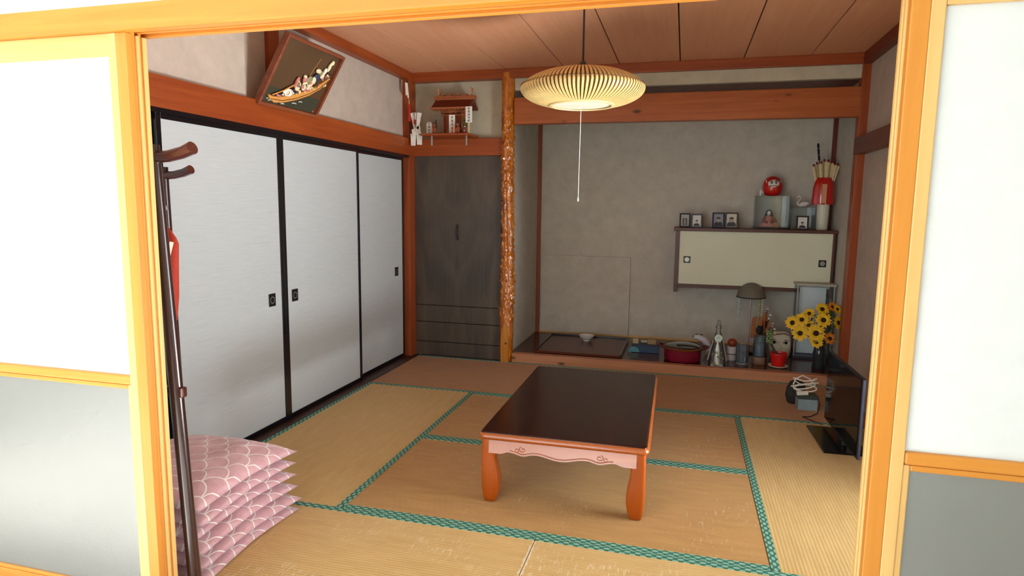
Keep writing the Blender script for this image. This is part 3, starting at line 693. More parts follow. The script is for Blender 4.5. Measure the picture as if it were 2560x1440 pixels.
# ------------------------------------------------------------------ household shrine shelf
sh = thing('shrine_shelf', 'narrow wooden wall shelf carrying the miniature shrine', 'shelf', (.385, 3.56, 1.886))
B(-.20, .20, -.16, .08, 0, .016).obj('shelf_board', W_RED['x'], sh, bevel=.002)
for x in (-.122, .176):
    M().lathe([(.001, -.080), (.008, -.078), (.009, -.012), (.006, -.0005)], 12, (x, -.135, 0)).obj('bracket', METAL, sh, smooth=50)
def shrine():
    t = thing('miniature_shrine', 'miniature cypress shrine with ridged roof on the wall shelf', 'shrine', (.408, 3.585, 1.9025))
    Wd = W_SHRINE
    B(-.125, .125, -.08, .05, 0, .018).obj('plinth', Wd, t, bevel=.002)
    for k in range(3): B(-.045, .045, -.108+k*.010, -.08, .0 if k else .0, .012+k*.012).obj('step', Wd, t)
    B(-.085, .085, -.04, .065, .018, .19).obj('sanctuary', W_RED['z'], t)
    for x in (-.078, -.026, .026, .078): M().tube([(x, -.058, .018), (x, -.058, .178)], .0065, 8).obj('pillar', Wd, t, smooth=50)
    for s in (-1, 1): B(min(s*.028, s*.070), max(s*.028, s*.070), -.050, -.044, .03, .160).obj('shrine_door', W_RED['z'], t)
    B(-.100, .100, -.066, -.050, .150, .164).obj('tie_beam', Wd, t, bevel=.002)
    B(-.110, .110, -.070, .060, .176, .200).obj('wall_plate', Wd, t, bevel=.002)
    for x in (-.078, .078): M().ell((x, -.068, .157), (.006, .004, .006), 8, 6).obj('brass_stud', GOLD, t)
    roof = M().prism([(-.135, .200), (-.130, .208), (-.02, .285), (.0, .300), (.02, .285), (.105, .225), (.105, .212), (0, .262), (-.02, .255)], 'x', -.165, .165).obj('roof', W_DRED['x'], t)
    for k in range(12): B(-.16+k*.028, -.150+k*.028, -.128, -.06, .192, .200).obj('rafter_end', Wd, roof)
    B(-.170, .170, -.140, -.128, .198, .212).obj('eave_board', Wd, t, bevel=.002)
    B(-.178, .178, -.026, .026, .284, .320).obj('ridge_beam', Wd, t, bevel=.004)
    for x in (-.10, -.035, .035, .10): M().tube([(x, -.036, .327), (x, .036, .327)], .008, 10).obj('ridge_log', Wd, t, smooth=50)
    for x in (-.142, .142):
        for s in (-1, 1): M().box(-.004, .004, -.006, .006, -.05, .062).xf(Matrix.Translation((x, 0, .325)) @ Matrix.Rotation(s*.45, 4, 'X')).obj('finial', plain('pale_cypress', (196, 140, 96), .5), t)
shrine()
def plaque(name, label, loc, w, h, rnd_top, strokes, stick=0, tilt=0):
    t = thing(name, label, 'plaque', loc, tilt)
    P = [(-w/2, 0), (w/2, 0), (w/2, h-rnd_top)]
    if rnd_top: P += [(w/2*math.cos(a*PI/8), h-rnd_top+rnd_top*math.sin(a*PI/8)) for a in range(1, 8)]
    P += [(-w/2, h-rnd_top)]
    if stick: P = [(x, z+stick) for x, z in P]; B(-.008, .008, -.003, .003, 0, stick+.01).obj('stand', plain('pale_stick', (206, 186, 140), .7), t)
    M().prism(P, 'y', -.004, .002).obj('board', PAPER_W, t)
    k = M(); rnd = random.Random(len(label))
    for q in range(strokes):
        z = stick+h*(.88-.76*q/max(1, strokes-1)); a = w*.26
        gh = h*.82/strokes*.40                                  # one brushed character: two or three bars, a stem and side strokes
        for i in range(rnd.choice((2, 3, 3))):
            zz = z+gh*(.8-.8*i)+rnd.uniform(-.1, .1)*gh; aw = a*rnd.uniform(.55, 1.0); sk = rnd.uniform(-.2, .25)*gh
            k.prism([(-aw, zz-.0011-sk), (aw, zz-.0009+sk), (aw, zz+.0011+sk), (-aw, zz+.0007-sk)], 'y', -.0052, -.0042)
        cx = rnd.uniform(-.25, .25)*a
        k.box(cx-.0012, cx+.0012, -.0052, -.0042, z-gh*rnd.uniform(.7, 1.1), z+gh*rnd.uniform(.5, 1.1))
        for sg in (-1, 1):
            if rnd.random() < .75:
                x1 = sg*a*rnd.uniform(.6, 1.0); z1 = z-gh*rnd.uniform(.6, 1.0)
                k.prism([(cx, z-.0008), (cx+sg*.001, z+.0012), (x1, z1+.0006), (x1-sg*.001, z1-.0008)] if sg > 0 else [(cx, z+.0012), (cx+sg*.001, z-.0008), (x1, z1-.0008), (x1-sg*.001, z1+.0006)], 'y', -.0052, -.0042)
    k.obj('brush_writing', INK, t)
    return t
plaque('shrine_tablet', 'white tablet with brushed writing in front of the shrine doors', (.425, 3.462, 1.9025), .050, .150, 0, 5)
plaque('talisman_plaque', 'tall white talisman with brushed writing beside the shrine', (.575, 3.445, 1.9025), .055, .125, 0, 5, stick=.085, tilt=-.1)
plaque('talisman_plaque', 'small round-topped white tablet with brushed writing beside the zigzag paper', (.212, 3.50, 1.9025), .048, .105, .022, 4)
def zigzag():
    t = thing('folded_paper_ornament', 'folded white paper ornament with a red centre at the shelf corner', 'paper ornament', (.090, 3.52, 1.818))
    for P in ([(-.055, .265), (-.035, .270), (-.002, .14), (-.022, .12)], [(-.028, .272), (.004, .268), (.004, .15), (-.012, .135)], [(.012, .270), (.052, .262), (.022, .13), (.004, .14)],
              [(-.04, .13), (.035, .165), (.045, .10), (-.03, .075)], [(-.055, .10), (-.005, .095), (-.01, .0), (-.05, .0)], [(.0, .095), (.052, .075), (.05, .005), (.006, .008)]):
        y = -.002*random.randint(1, 8); M().prism(P, 'y', y, y+.0015).obj('paper_fold', PAPER_W, t)
    B(-.016, .000, -.022, -.016, .170, .210).obj('red_seal', plain('seal_red', (150, 24, 32), .6), t)
    M().tube([(-.006, -.012, .12), (-.016, -.012, .285)], .0022, 6).obj('stick', W_SILL, t)
zigzag()
def fox(label, x):
    t = thing('shrine_figurine', label, 'figurine', (x, 3.432, 1.9025))
    br = plain('figurine_brown', (140, 72, 44), .55); dk = plain('figurine_dark', (60, 34, 26), .6)
    M().ell((0, 0, .030), (.018, .022, .030), 12, 8).obj('body', br, t, smooth=60)
    M().ell((0, -.012, .068), (.013, .014, .013), 10, 7).obj('head', br, t, smooth=60)
    for s in (-1, 1):
        M().rings([[(s*.007+.004*math.cos(a*PI/3), -.008+.003*math.sin(a*PI/3), .074) for a in range(6)], [(s*.009+.0008*math.cos(a*PI/3), -.008+.0008*math.sin(a*PI/3), .094) for a in range(6)]]).obj('ear', dk, t)
        M().tube([(s*.009, -.018, .04), (s*.010, -.021, .0035)], .005, 6).obj('foreleg', br, t)
    M().tube([(0, .018, .012), (0, .034, .03), (.004, .030, .07), (.002, .024, .105), (.0, .026, .118)], [.005, .008, .010, .006, .002], 8).obj('tail', dk, t, smooth=60)
fox('small brown animal figurine next to the round-topped tablet', .285)
fox('small brown animal figurine between the shrine tablet and the tall talisman', .487)
def cup(label, x, col, h):
    o = M().lathe([(.010, 0), (.014, .002), (.016, h*.6), (.012, h*.85), (.014, h), (.011, h), (.009, h*.8)], 16).obj('shrine_cup', plain('cup_'+str(x), col, .3), None, smooth=60, loc=(x, 3.425, 1.9025)); return tag(o, label, 'cup')
cup('dark brown cup at the foot of the tall talisman', .540, (92, 44, 34), .05)
cup('pale orange cup in front of the shrine tablet', .455, (190, 120, 84), .05)
def sprig(label, x, y):
    t = thing('evergreen_sprig', label, 'plant', (x, y, 1.9025))
    M().lathe([(.010, 0), (.013, .03), (.009, .05), (.012, .06)], 12).obj('holder', PAPER_W, t, smooth=60)
    lf = plain('sprig_leaf', (74, 84, 36), .5); m = M()
    for k in range(9):
        a = k*2.4; z = .06+.008*k; m.ell((.014*math.cos(a), .010*math.sin(a), z), (.012, .004, .009), 6, 4)
    m.obj('leaves', lf, t, smooth=60)
sprig('green sprig in a white holder between the shrine and the tall talisman', .532, 3.470)
def charm():
    t = thing('hanging_charm', 'white paper charm with a red tassel hanging in the room corner', 'charm', (.024, 3.49, 2.02))
    for P in ([(-.040, .300), (-.020, .305), (-.010, .205), (-.028, .20)], [(-.016, .305), (.004, .30), (.022, .19), (.006, .185)]):
        M().prism(P, 'x', -.001*len(P), .001).obj('paper_strip', PAPER_W, t)
    M().tube([(0, .0, .30), (0, .02, .20), (0, .032, .13)], .0022, 6).obj('cord', plain('cream_cord', (220, 200, 170), .8), t)
    M().lathe([(.002, .14), (.008, .13), (.010, .08), (.013, 0), (.002, 0)], 12, (0, .032, 0)).obj('tassel', RED, t, smooth=50)
    M().ell((0, -.012, .312), (.008, .012, .008), 8, 6).obj('knot', SATIN, t)
charm()

# ------------------------------------------------------------------ wall cabinet in the alcove
def cabinet():
    t = thing('wall_cabinet', 'dark-framed wall cabinet with two cream sliding doors in the alcove', 'cabinet', (2.213, 4.33, .58))
    L, D = 1.30, .325; z0, z1 = .045, .545
    B(-.018, L+.008, -.022, D+.01, z1, z1+.028).obj('top_board', W_CAB, t, bevel=.002)
    B(.0, L, .0, D, z0-.002, z0+.030).obj('bottom_board', W_CAB, t, bevel=.002)
    B(.0, .036, -.006, D, 0, z1).obj('side_board', W_CAB, t, bevel=.002)
    B(L-.020, L, -.006, D, 0, z1).obj('side_board', W_CAB, t, bevel=.002)
    B(.036, L-.02, D-.01, D, z0+.03, z1).obj('back_board', W_CAB, t)
    cr = plain('cream_door_paper', (220, 222, 194), .55, var=.03, scale=3)
    for x0, x1, y, hx in ((.030, .66, .012, .106), (.655, L-.016, .0155, 1.212)):
        d = B(x0, x1, y, y+.010, z0+.030, z1).obj('sliding_door', cr, t)
        p = B(hx-.030, hx+.030, y-.004, y+.001, .262, .322).obj('door_pull', SATIN, d, bevel=.002)
        M().prism([(hx+.020*math.cos(k*PI/10), .292+.020*math.sin(k*PI/10)) for k in range(20)], 'y', y-.0055, y-.003).obj('pull_disc', plain('pull_white', (230, 230, 225), .3) if hx < .5 else METAL, p)
cabinet()
ZT = 1.154
def photo_frame(label, x, y, w, h, fr, kind, rz=0):
    t = thing('photo_frame', label, 'photo frame', (x, y, ZT), rz, 'framed photographs on the wall cabinet', rot=(-.10, 0, rz))
    b = .012
    for a in ((-w/2, -w/2+b, -.008, .008, 0, h), (w/2-b, w/2, -.008, .008, 0, h), (-w/2+b, w/2-b, -.008, .008, 0, b), (-w/2+b, w/2-b, -.008, .008, h-b, h)): B(*a).obj('frame_bar', fr, t, bevel=.0015)
    B(-w/2+b, w/2-b, .000, .006, b, h-b).obj('photograph', plain('photo_'+kind, {'grey': (176, 176, 168), 'white': (214, 214, 208), 'blue': (142, 146, 158), 'cream': (206, 200, 182)}[kind], .5), t)
    dk = plain('photo_dark', (34, 32, 34), .5); sk = plain('photo_skin', (168, 156, 142), .5)
    iw, ih = w-2*b, h-2*b
    if kind == 'grey':
        B(-iw*.28, iw*.28, -.0025, -.0003, b+.01, b+ih*.68).obj('dark_print', plain('photo_sepia', (74, 66, 54), .5), t); B(-iw*.10, iw*.10, -.0035, -.0026, b+.014, b+ih*.6).obj('print_figure', sk, t)
    else:
        big = 1.25 if kind in ('blue', 'cream') else .8
        cx = 0; zz = b+ih*(.50 if big > 1 else .42)
        P = [(-iw*.46*min(1, big), b+.004), (iw*.46*min(1, big), b+.004), (iw*.42*min(1, big), b+ih*.22*big), (iw*.16, b+ih*.33*big), (-iw*.16, b+ih*.33*big), (-iw*.42*min(1, big), b+ih*.22*big)]
        M().prism(P, 'y', -.002, -.0003).obj('print_shoulders', dk, t)
        M().prism([(iw*.17*big*math.cos(k*PI/8), zz+ih*.17*big*math.sin(k*PI/8)+.004) for k in range(16)], 'y', -.003, -.0003).obj('print_head', sk, t)
        M().prism([(iw*.19*big*math.cos(k*PI/8), zz+ih*.08*big+ih*.13*big*math.sin(k*PI/8)) for k in range(0, 9)], 'y', -.004, -.0003).obj('print_hair', dk, t)
    M().box(-.012, .012, .008, .012, 0, h*.7).xf(Matrix.Translation((0, 0, .0))).obj('prop', fr, t)
FB = plain('frame_dark_brown', (26, 14, 12), .35); FN = plain('frame_navy', (22, 22, 48), .35); FK = plain('frame_black', (16, 15, 16), .35)
photo_frame('dark photo frame holding a small sepia print on a pale mount', 2.287, 4.42, .094, .126, FB, 'grey', .08)
photo_frame('dark photo frame with a small portrait on white, beside the sepia print', 2.388, 4.40, .096, .122, FK, 'white', -.05)
photo_frame('navy photo frame with a bluish head-and-shoulders portrait', 2.573, 4.42, .104, .136, FN, 'blue', .05)
photo_frame('black photo frame with a cream-toned head-and-shoulders portrait', 2.682, 4.41, .108, .138, FK, 'cream', -.03)
photo_frame('black photo frame with a small white portrait in front of the little glass case', 3.253, 4.375, .098, .118, FK, 'white', .0)
def glass_case(label, x0, x1, y0, y1, z0, h, base, mt, cat='display case'):
    t = thing('glass_display_case', label, cat, ((x0+x1)/2, (y0+y1)/2, z0)); a, b = (x1-x0)/2, (y1-y0)/2
    B(-a, a, -b, b, 0, .016).obj('base', base, t, bevel=.002)
    for q in ((-a+.004, a-.004, -b+.004, -b+.006), (-a+.004, a-.004, b-.006, b-.004), (-a+.004, -a+.006, -b+.006, b-.006), (a-.006, a-.004, -b+.006, b-.006)): B(*q, .016, h-.003).obj('pane', mt, t)
    B(-a+.004, a-.004, -b+.004, b-.004, h-.003, h).obj('top_pane', mt, t)
    return t
glass_case('glass case holding a seated doll, red round doll on top', 2.872, 3.150, 4.40, 4.62, ZT, .285, BLACK, GLASS_F)
glass_case('low glass case with the swan on top, behind a photo frame', 3.168, 3.362, 4.44, 4.63, ZT, .190, plain('case_base_olive', (92, 74, 40), .5), GLASS_F)
def doll():
    t = thing('seated_doll', 'seated doll in a peach kimono inside the glass case', 'doll', (2.995, 4.49, ZT+.0165))
    pe = plain('kimono_peach', (196, 128, 108), .7, var=.2, scale=60)
    M().rings([[(w*math.cos(2*PI*k/24)*(1+.06*math.cos(3*2*PI*k/24)), d*math.sin(2*PI*k/24), z) for k in range(24)] for z, w, d in ((0, .080, .050), (.012, .082, .052), (.030, .066, .042), (.055, .042, .032), (.085, .032, .026), (.098, .018, .016))]).obj('kimono', pe, t, smooth=60)
    for s in (-1, 1): M().tube([(s*.028, -.01, .082), (s*.046, -.028, .052), (s*.014, -.046, .040)], [.014, .017, .012], 10).obj('sleeve', plain('kimono_red', (150, 52, 44), .7), t, smooth=60)
    M().ell((0, -.006, .122), (.017, .017, .021), 14, 9).obj('head', plain('doll_face', (236, 226, 214), .45), t, smooth=60)
    M().ell((0, .004, .126), (.024, .020, .026), 14, 9).obj('hair', INK, t, smooth=60)
    for s in (-1, 1): M().tube([(s*.018, .004, .13), (s*.026, .004, .10), (s*.028, .002, .06)], [.008, .010, .006], 8).obj('hair_lock', INK, t, smooth=60)
doll()
def round_doll():
    t = thing('round_wish_doll', 'red round papier-mache doll with a painted face on the glass case', 'doll', (3.012, 4.50, ZT+.2855))
    prof = [(.030, 0), (.058, .008), (.076, .040), (.082, .080), (.076, .120), (.056, .152), (.030, .168), (.006, .173)]
    M().lathe(prof, 32).obj('body', RED, t, smooth=70)
    wh = plain('face_white', (226, 214, 200), .6)
    def on(poly, dz, off, nm, mt):
        # wrap a small patch onto the front of the body
        m = M(); f = []; b = []
        for x, z in poly:
            q = .082*math.sqrt(max(.05, 1-((z-.085)/.095)**2)); y = -math.sqrt(max(1e-5, q*q-x*x))
            f.append((x, y-off, z)); b.append((x, y+.006, z))
        cx_ = sum(x for x, z in poly)/len(poly); cz_ = sum(z for x, z in poly)/len(poly); rr = [b, f]
        for sc in (.66, .33, .04):
            g = []
            for x, z in poly:
                x = cx_+(x-cx_)*sc; z = cz_+(z-cz_)*sc
                q = .082*math.sqrt(max(.05, 1-((z-.085)/.095)**2)); g.append((x, -math.sqrt(max(1e-5, q*q-x*x))-off, z))
            rr.append(g)
        m.rings(rr); m.obj(nm, mt, t)
    on([(.046*math.cos(k*PI/12), .105+.034*math.sin(k*PI/12)) for k in range(24)], 0, .003, 'face', wh)
    for s in (-1, 1):
        on([(s*.018+.008*math.cos(k*PI/6), .112+.008*math.sin(k*PI/6)) for k in range(12)], 0, .0045, 'eye', INK)
        on([(s*.006, .128), (s*.020, .134), (s*.036, .124), (s*.034, .120), (s*.020, .128), (s*.006, .123)], 0, .0045, 'eyebrow', INK)
        on([(s*.010, .030), (s*.030, .034), (s*.028, .058), (s*.012, .056)], 0, .002, 'gold_mark', GOLD)
        on([(s*.052, .110), (s*.060, .112), (s*.062, .136), (s*.056, .138)], 0, .003, 'side_stroke', wh)
    on([(-.030, .088), (.030, .088), (.034, .080), (-.034, .080)], 0, .0045, 'moustache', INK)
round_doll()
def cat_fig():
    t = thing('white_figurine', 'tiny white figurine beside the red round doll', 'figurine', (2.915, 4.47, ZT+.2855))
    M().lathe([(.010, 0), (.012, .004), (.009, .022), (.007, .034)], 12).obj('body', PAPER_W, t, smooth=60); M().ell((0, 0, .042), (.009, .008, .010), 10, 7).obj('head', PAPER_W, t, smooth=60)
    M().tube([(.006, -.004, .02), (.018, -.006, .028), (.020, -.006, .040)], .0035, 6).obj('raised_paw', PAPER_W, t)
cat_fig()
def swan():
    t = thing('swan_figurine', 'white ceramic swan standing on the low glass case', 'figurine', (3.268, 4.50, ZT+.1905))
    po = plain('porcelain', (214, 208, 202), .25, var=.03)
    M().rings([[(x, w*math.cos(2*PI*k/14), z0+h*math.sin(2*PI*k/14)) for k in range(14)] for x, w, h, z0 in ((-.048, .004, .004, .022), (-.036, .018, .015, .019), (-.01, .026, .019, .020), (.02, .024, .019, .022), (.042, .012, .012, .030), (.056, .003, .004, .036))]).obj('body', po, t, smooth=70)
    M().tube([(-.040, 0, .022), (-.046, 0, .038), (-.034, 0, .056), (-.022, 0, .072), (-.022, 0, .088), (-.034, 0, .094), (-.044, 0, .088), (-.050, 0, .080)], [.010, .008, .007, .006, .006, .008, .006, .002], 10).obj('neck', po, t, smooth=70)
    for s in (-1, 1): M().ell((.012, s*.022, .034), (.034, .006, .014), 12, 7).obj('wing', po, t, smooth=70)
swan()
# ------------------------------------------------------------------ vase with lucky arrows
vx, vy = 3.418, 4.44
va = thing('white_vase', 'slim white ribbed vase holding the lucky arrows', 'vase', (vx, vy, ZT))
m = M(); m.rings([[((q+.0012*math.cos(18*2*PI*k/54))*math.cos(2*PI*k/54), (q+.0012*math.cos(18*2*PI*k/54))*math.sin(2*PI*k/54), z) for k in range(54)] for q, z in ((.040, 0), (.044, .005), (.047, .12), (.049, .225), (.047, .232), (.042, .232), (.038, .02))]); m.obj('body', plain('vase_white', (206, 208, 188), .4, var=.04), va, smooth=50)
rw = thing('red_wrapping', 'shiny red wrapping around the arrow shafts above the white vase', 'wrapping', (vx-.008, vy, ZT+.215))
m = M(); m.rings([[(q*(1+.05*math.cos(7*2*PI*k/42))*math.cos(2*PI*k/42), q*.6*(1+.05*math.cos(7*2*PI*k/42))*math.sin(2*PI*k/42), z) for k in range(42)] for q, z in ((.085, .0), (.088, .02), (.084, .14), (.070, .20), (.058, .225))], True, False); m.obj('cellophane', plain('red_cellophane', (190, 22, 14), .25, coat=.6), rw, smooth=60)
M().box(-.020, .016, -.0585, -.056, .01, .17).xf(Matrix.Translation((0, 0, 0))).obj('label_strip', plain('label_beige', (206, 150, 110), .6), rw)
ar0 = None
FE = plain('feather_cream', (214, 196, 150), .7, var=.2, scale=80); SHF = plain('arrow_shaft', (196, 160, 110), .5)
def arrow(dx, dy, lx, ly, L, kind):
    a = Vector((vx+dx*.3, vy+dy*.3, ZT+.20)); b = Vector((vx+lx, vy+ly, ZT+.20+L)); d = (b-a)
    lab = {'f': 'lucky arrow with cream and gold fletching standing in the white vase', 'b': 'tall black-and-white banded arrow rising above the others in the vase', 'w': 'tall arrow with a white feathered tip rising above the others'}[kind]
    t = thing('lucky_arrow', lab, 'arrow', a, 0, 'lucky arrows in the white vase'); t.rotation_euler = d.to_track_quat('Z', 'Y').to_euler(); l = d.length
    M().tube([(0, 0, 0), (0, 0, l)], .0028, 8).obj('shaft', SHF if kind != 'b' else INK, t)
    if kind == 'f':
        for k in range(3):
            an = k*2*PI/3; M().prism([(.002, l-.165), (.014, l-.14), (.021, l-.02), (.010, l-.005), (.002, l-.02)], 'y', -.0008, .0008).xf(Matrix.Rotation(an, 4, 'Z')).obj('fletching', FE, t)
        M().lathe([(.006, l-.20), (.009, l-.195), (.006, l-.185)], 8).obj('binding', PAPER_W, t); M().lathe([(.005, l-.01), (.009, l), (.005, l+.012)], 8).obj('nock_tuft', plain('tuft_red', (120, 26, 26), .8), t)
    elif kind == 'b':
        for z in (.10, .045): M().lathe([(.006, l-z-.007), (.010, l-z), (.006, l-z+.007)], 10).obj('white_band', PAPER_W, t)
        M().lathe([(.004, l-.15), (.0095, l-.14), (.0095, l-.01), (.004, l)], 10).obj('black_grip', INK, t)
    else:
        for k in range(3): M().prism([(.002, l-.10), (.011, l-.08), (.004, l)], 'y', -.0008, .0008).xf(Matrix.Rotation(k*2.1, 4, 'Z')).obj('feather', plain('feather_grey', (186, 184, 176), .7), t)
for k, (lx, ly) in enumerate(((-.098, -.01), (-.070, .012), (-.042, -.012), (-.014, .014), (.014, -.014), (.040, .010), (.066, -.010), (.090, .008))):
    arrow(lx*.5, ly, lx, ly, .385-.012*abs(k-3.5)+.006*(k % 2), 'f')
arrow(-.03, .02, -.072, .02, .53, 'b'); arrow(.0, .02, -.004, .02, .47, 'w')

# ------------------------------------------------------------------ things standing on the alcove floor
ZA = .0722
ty = thing('lacquer_tray', 'wide dark-brown lacquer board lying on the alcove floor', 'tray', (1.45, 4.10, ZA))
B(-.37, .37, -.36, .36, 0, .020).obj('board', wood('tray_brown', (74, 28, 14), (108, 50, 28), 'x', .25, .5, coat=.08, spec=.25), ty, bevel=.004)
B(-.37, .37, .345, .365, .020, .034).obj('raised_edge', BLACK, ty, bevel=.003)
for s in (-1, 1): B(*sorted((s*.37, s*.355)), -.36, .345, .020, .028).obj('raised_edge', BLACK, ty, bevel=.003)
bo = thing('white_bowl', 'small white footed bowl standing on the lacquer board', 'bowl', (1.452, 4.27, ZA+.0205))
M().lathe([(.030, 0), (.030, .010), (.036, .012), (.062, .034), (.072, .052), (.069, .052), (.058, .036), (.020, .016)], 28).obj('body', plain('bowl_white', (226, 224, 220), .2, var=.02), bo, smooth=50)
bb = thing('blue_box', 'flat dark-blue box on the alcove floor', 'box', (2.0, 4.08, ZA), .04)
B(-.118, .118, -.07, .07, 0, .062).obj('box_body', plain('box_blue', (30, 58, 92), .35), bb, bevel=.003); B(-.120, .120, -.072, .072, .062, .070).obj('lid', plain('box_blue_dark', (20, 36, 62), .35), bb, bevel=.002)
M().prism([(-.10+.05*math.cos(k*PI/12), .004+.048*math.sin(k*PI/12)) for k in range(13)], 'y', -.0725, -.071).obj('printed_arc', plain('box_teal', (74, 140, 150), .4), bb)
for k, (x, w_, c_) in enumerate(((-.085, .05, (176, 162, 128)), (.055, .07, (160, 134, 98)))):
    o = B(-w_/2, w_/2, -.03, .03, 0, .042).obj('small_carton', plain('carton_%d' % k, c_, .7), None, bevel=.002, loc=(2.0+x, 4.085, ZA+.0705)); tag(o, ['pale beige carton on the blue box, farther from the pot', 'tan carton on the blue box, next to the red pot'][k], 'box')
ng = thing('rolled_paper', 'rolled pale paper lying on the blue box between two cartons', 'paper roll', (1.985, 4.09, ZA+.0705))
M().tube([(-.024, 0, .014), (.03, 0, .014)], .0135, 12).obj('roll', plain('roll_paper', (168, 170, 148), .8), ng, smooth=50)
def pot():
    t = thing('red_cooking_pot', 'round wine-red cooking pot with a dark glass lid', 'pot', (2.315, 3.86, ZA))
    rd = plain('enamel_wine', (122, 14, 44), .2, coat=.5, var=.05)
    M().lathe([(.128, 0), (.146, .006), (.150, .02), (.152, .100), (.146, .100), (.142, .010)], 40).obj('body', rd, t, smooth=50)
    M().lathe([(.153, .098), (.160, .102), (.162, .112), (.150, .118), (.142, .112), (.144, .100)], 40, cap=False).obj('rim', plain('copper_rim', (150, 84, 48), .3, metal=.5), t, smooth=50)
    M().lathe([(.146, .116), (.132, .126), (.09, .136), (.04, .141), (.001, .142)], 40).obj('lid', plain('lid_glass_dark', (58, 60, 54), .08, coat=1), t, smooth=60)
    M().lathe([(.146, .114), (.150, .120), (.146, .126), (.138, .124)], 40, cap=False).obj('lid_ring', BLACK, t, smooth=50)
    for s in (-1, 1): M().tube([(s*.148, -.055, .108), (s*.185, -.045, .118), (s*.200, 0, .122), (s*.185, .045, .118), (s*.148, .055, .108)], .013, 10, .7).obj('handle', plain('handle_brown', (92, 34, 26), .4), t, smooth=50)
pot()
def iron():
    t = thing('white_appliance', 'white curved handheld appliance lying behind the red pot', 'appliance', (2.49, 4.18, ZA), .1)
    wt = plain('appliance_white', (206, 204, 210), .35)
    M().tube([(-.085, 0, .135), (-.05, 0, .138), (.0, 0, .118), (.035, 0, .075), (.045, 0, .022)], [.018, .026, .032, .034, .022], 14).obj('body', wt, t, smooth=60)
    M().tube([(-.090, .01, .136), (-.06, .012, .155), (-.01, .014, .150)], .010, 8).obj('black_trim', BLACK, t, smooth=50)
iron()
def tree_bottle():
    t = thing('glass_decanter', 'clear cone-shaped glass decanter with a round white label', 'decanter', (2.585, 3.755, ZA))
    M().lathe([(.066, 0), (.070, .006), (.066, .03), (.050, .12), (.032, .22), (.022, .265), (.018, .275), (.018, .30), (.022, .305)], 32).obj('body', GLASS_F, t, smooth=50)
    M().lathe([(.018, .300), (.024, .304), (.020, .325), (.010, .338), (.014, .352), (.008, .366), (.001, .372)], 20).obj('stopper', m_glass('stopper_glass', (232, 226, 222), 1.5, .2), t, smooth=60)
    M().prism([(.030*math.cos(k*PI/14), .228+.030*math.sin(k*PI/14)) for k in range(28)], 'y', -.046, -.042).obj('round_label', plain('label_mint', (196, 220, 204), .5), t)
    M().tube([(.010*math.cos(k*.5), -.0465, .228+.010*math.sin(k*.5)) for k in range(8)], .0014, 5).obj('label_mark', plain('label_green', (70, 120, 100), .6), t)
    for s in (-1, 1): M().tube([(s*.036, -.02, .205), (s*.074, -.026, .045)], .0042, 6).obj('silver_ribbon', plain('ribbon_silver', (186, 184, 188), .3, metal=.5), t)
    M().lathe([(.020, .008), (.022, .012), (.018, .13), (.004, .19)], 16).obj('pale_filling', plain('filling_white', (232, 232, 222), .4), t, smooth=60)
    m = M(); rnd = random.Random(3)
    for k in range(16):
        a = rnd.uniform(0, 2*PI); z = rnd.uniform(.012, .12); q = (.060-.2*z)*.8; m.ell((q*math.cos(a), q*math.sin(a), z), (.009, .009, .009), 7, 5)
    m.obj('glitter_beads', plain('bead_olive', (150, 150, 96), .25, metal=.5), t, smooth=60)
tree_bottle()
def can():
    t = thing('white_canister', 'white banded canister with a rust-red ball lid', 'canister', (2.712, 3.98, ZA))
    wt = plain('canister_white', (206, 204, 204), .4)
    M().lathe([(.034, 0), (.036, .004), (.036, .050), (.033, .053), (.036, .056), (.038, .112), (.034, .116)], 24).obj('body', wt, t, smooth=40)
    M().lathe([(.037, .050), (.0375, .053), (.037, .056)], 24, cap=False).obj('dark_band', INK, t)
    M().ell((0, 0, .146), (.038, .038, .036), 18, 12).obj('ball_lid', plain('rust_red', (142, 56, 30), .45), t, smooth=60)
can()
def tumbler():
    t = thing('ribbed_glass', 'ribbed clear glass tumbler in front of the beaded lamp', 'glass', (2.785, 3.865, ZA))
    n = 48
    M().rings([[((q+.002*math.cos(12*2*PI*k/n))*math.cos(2*PI*k/n), (q+.002*math.cos(12*2*PI*k/n))*math.sin(2*PI*k/n), z) for k in range(n)] for q, z in ((.042, 0), (.044, .005), (.047, .08), (.050, .162), (.046, .162), (.043, .08), (.040, .014))]).obj('body', GLASS_S, t, smooth=40)
    M().lathe([(.042, .001), (.045, .004), (.042, .010)], 28, cap=False).obj('base_ring', plain('glass_base', (206, 210, 206), .2), t)
tumbler()
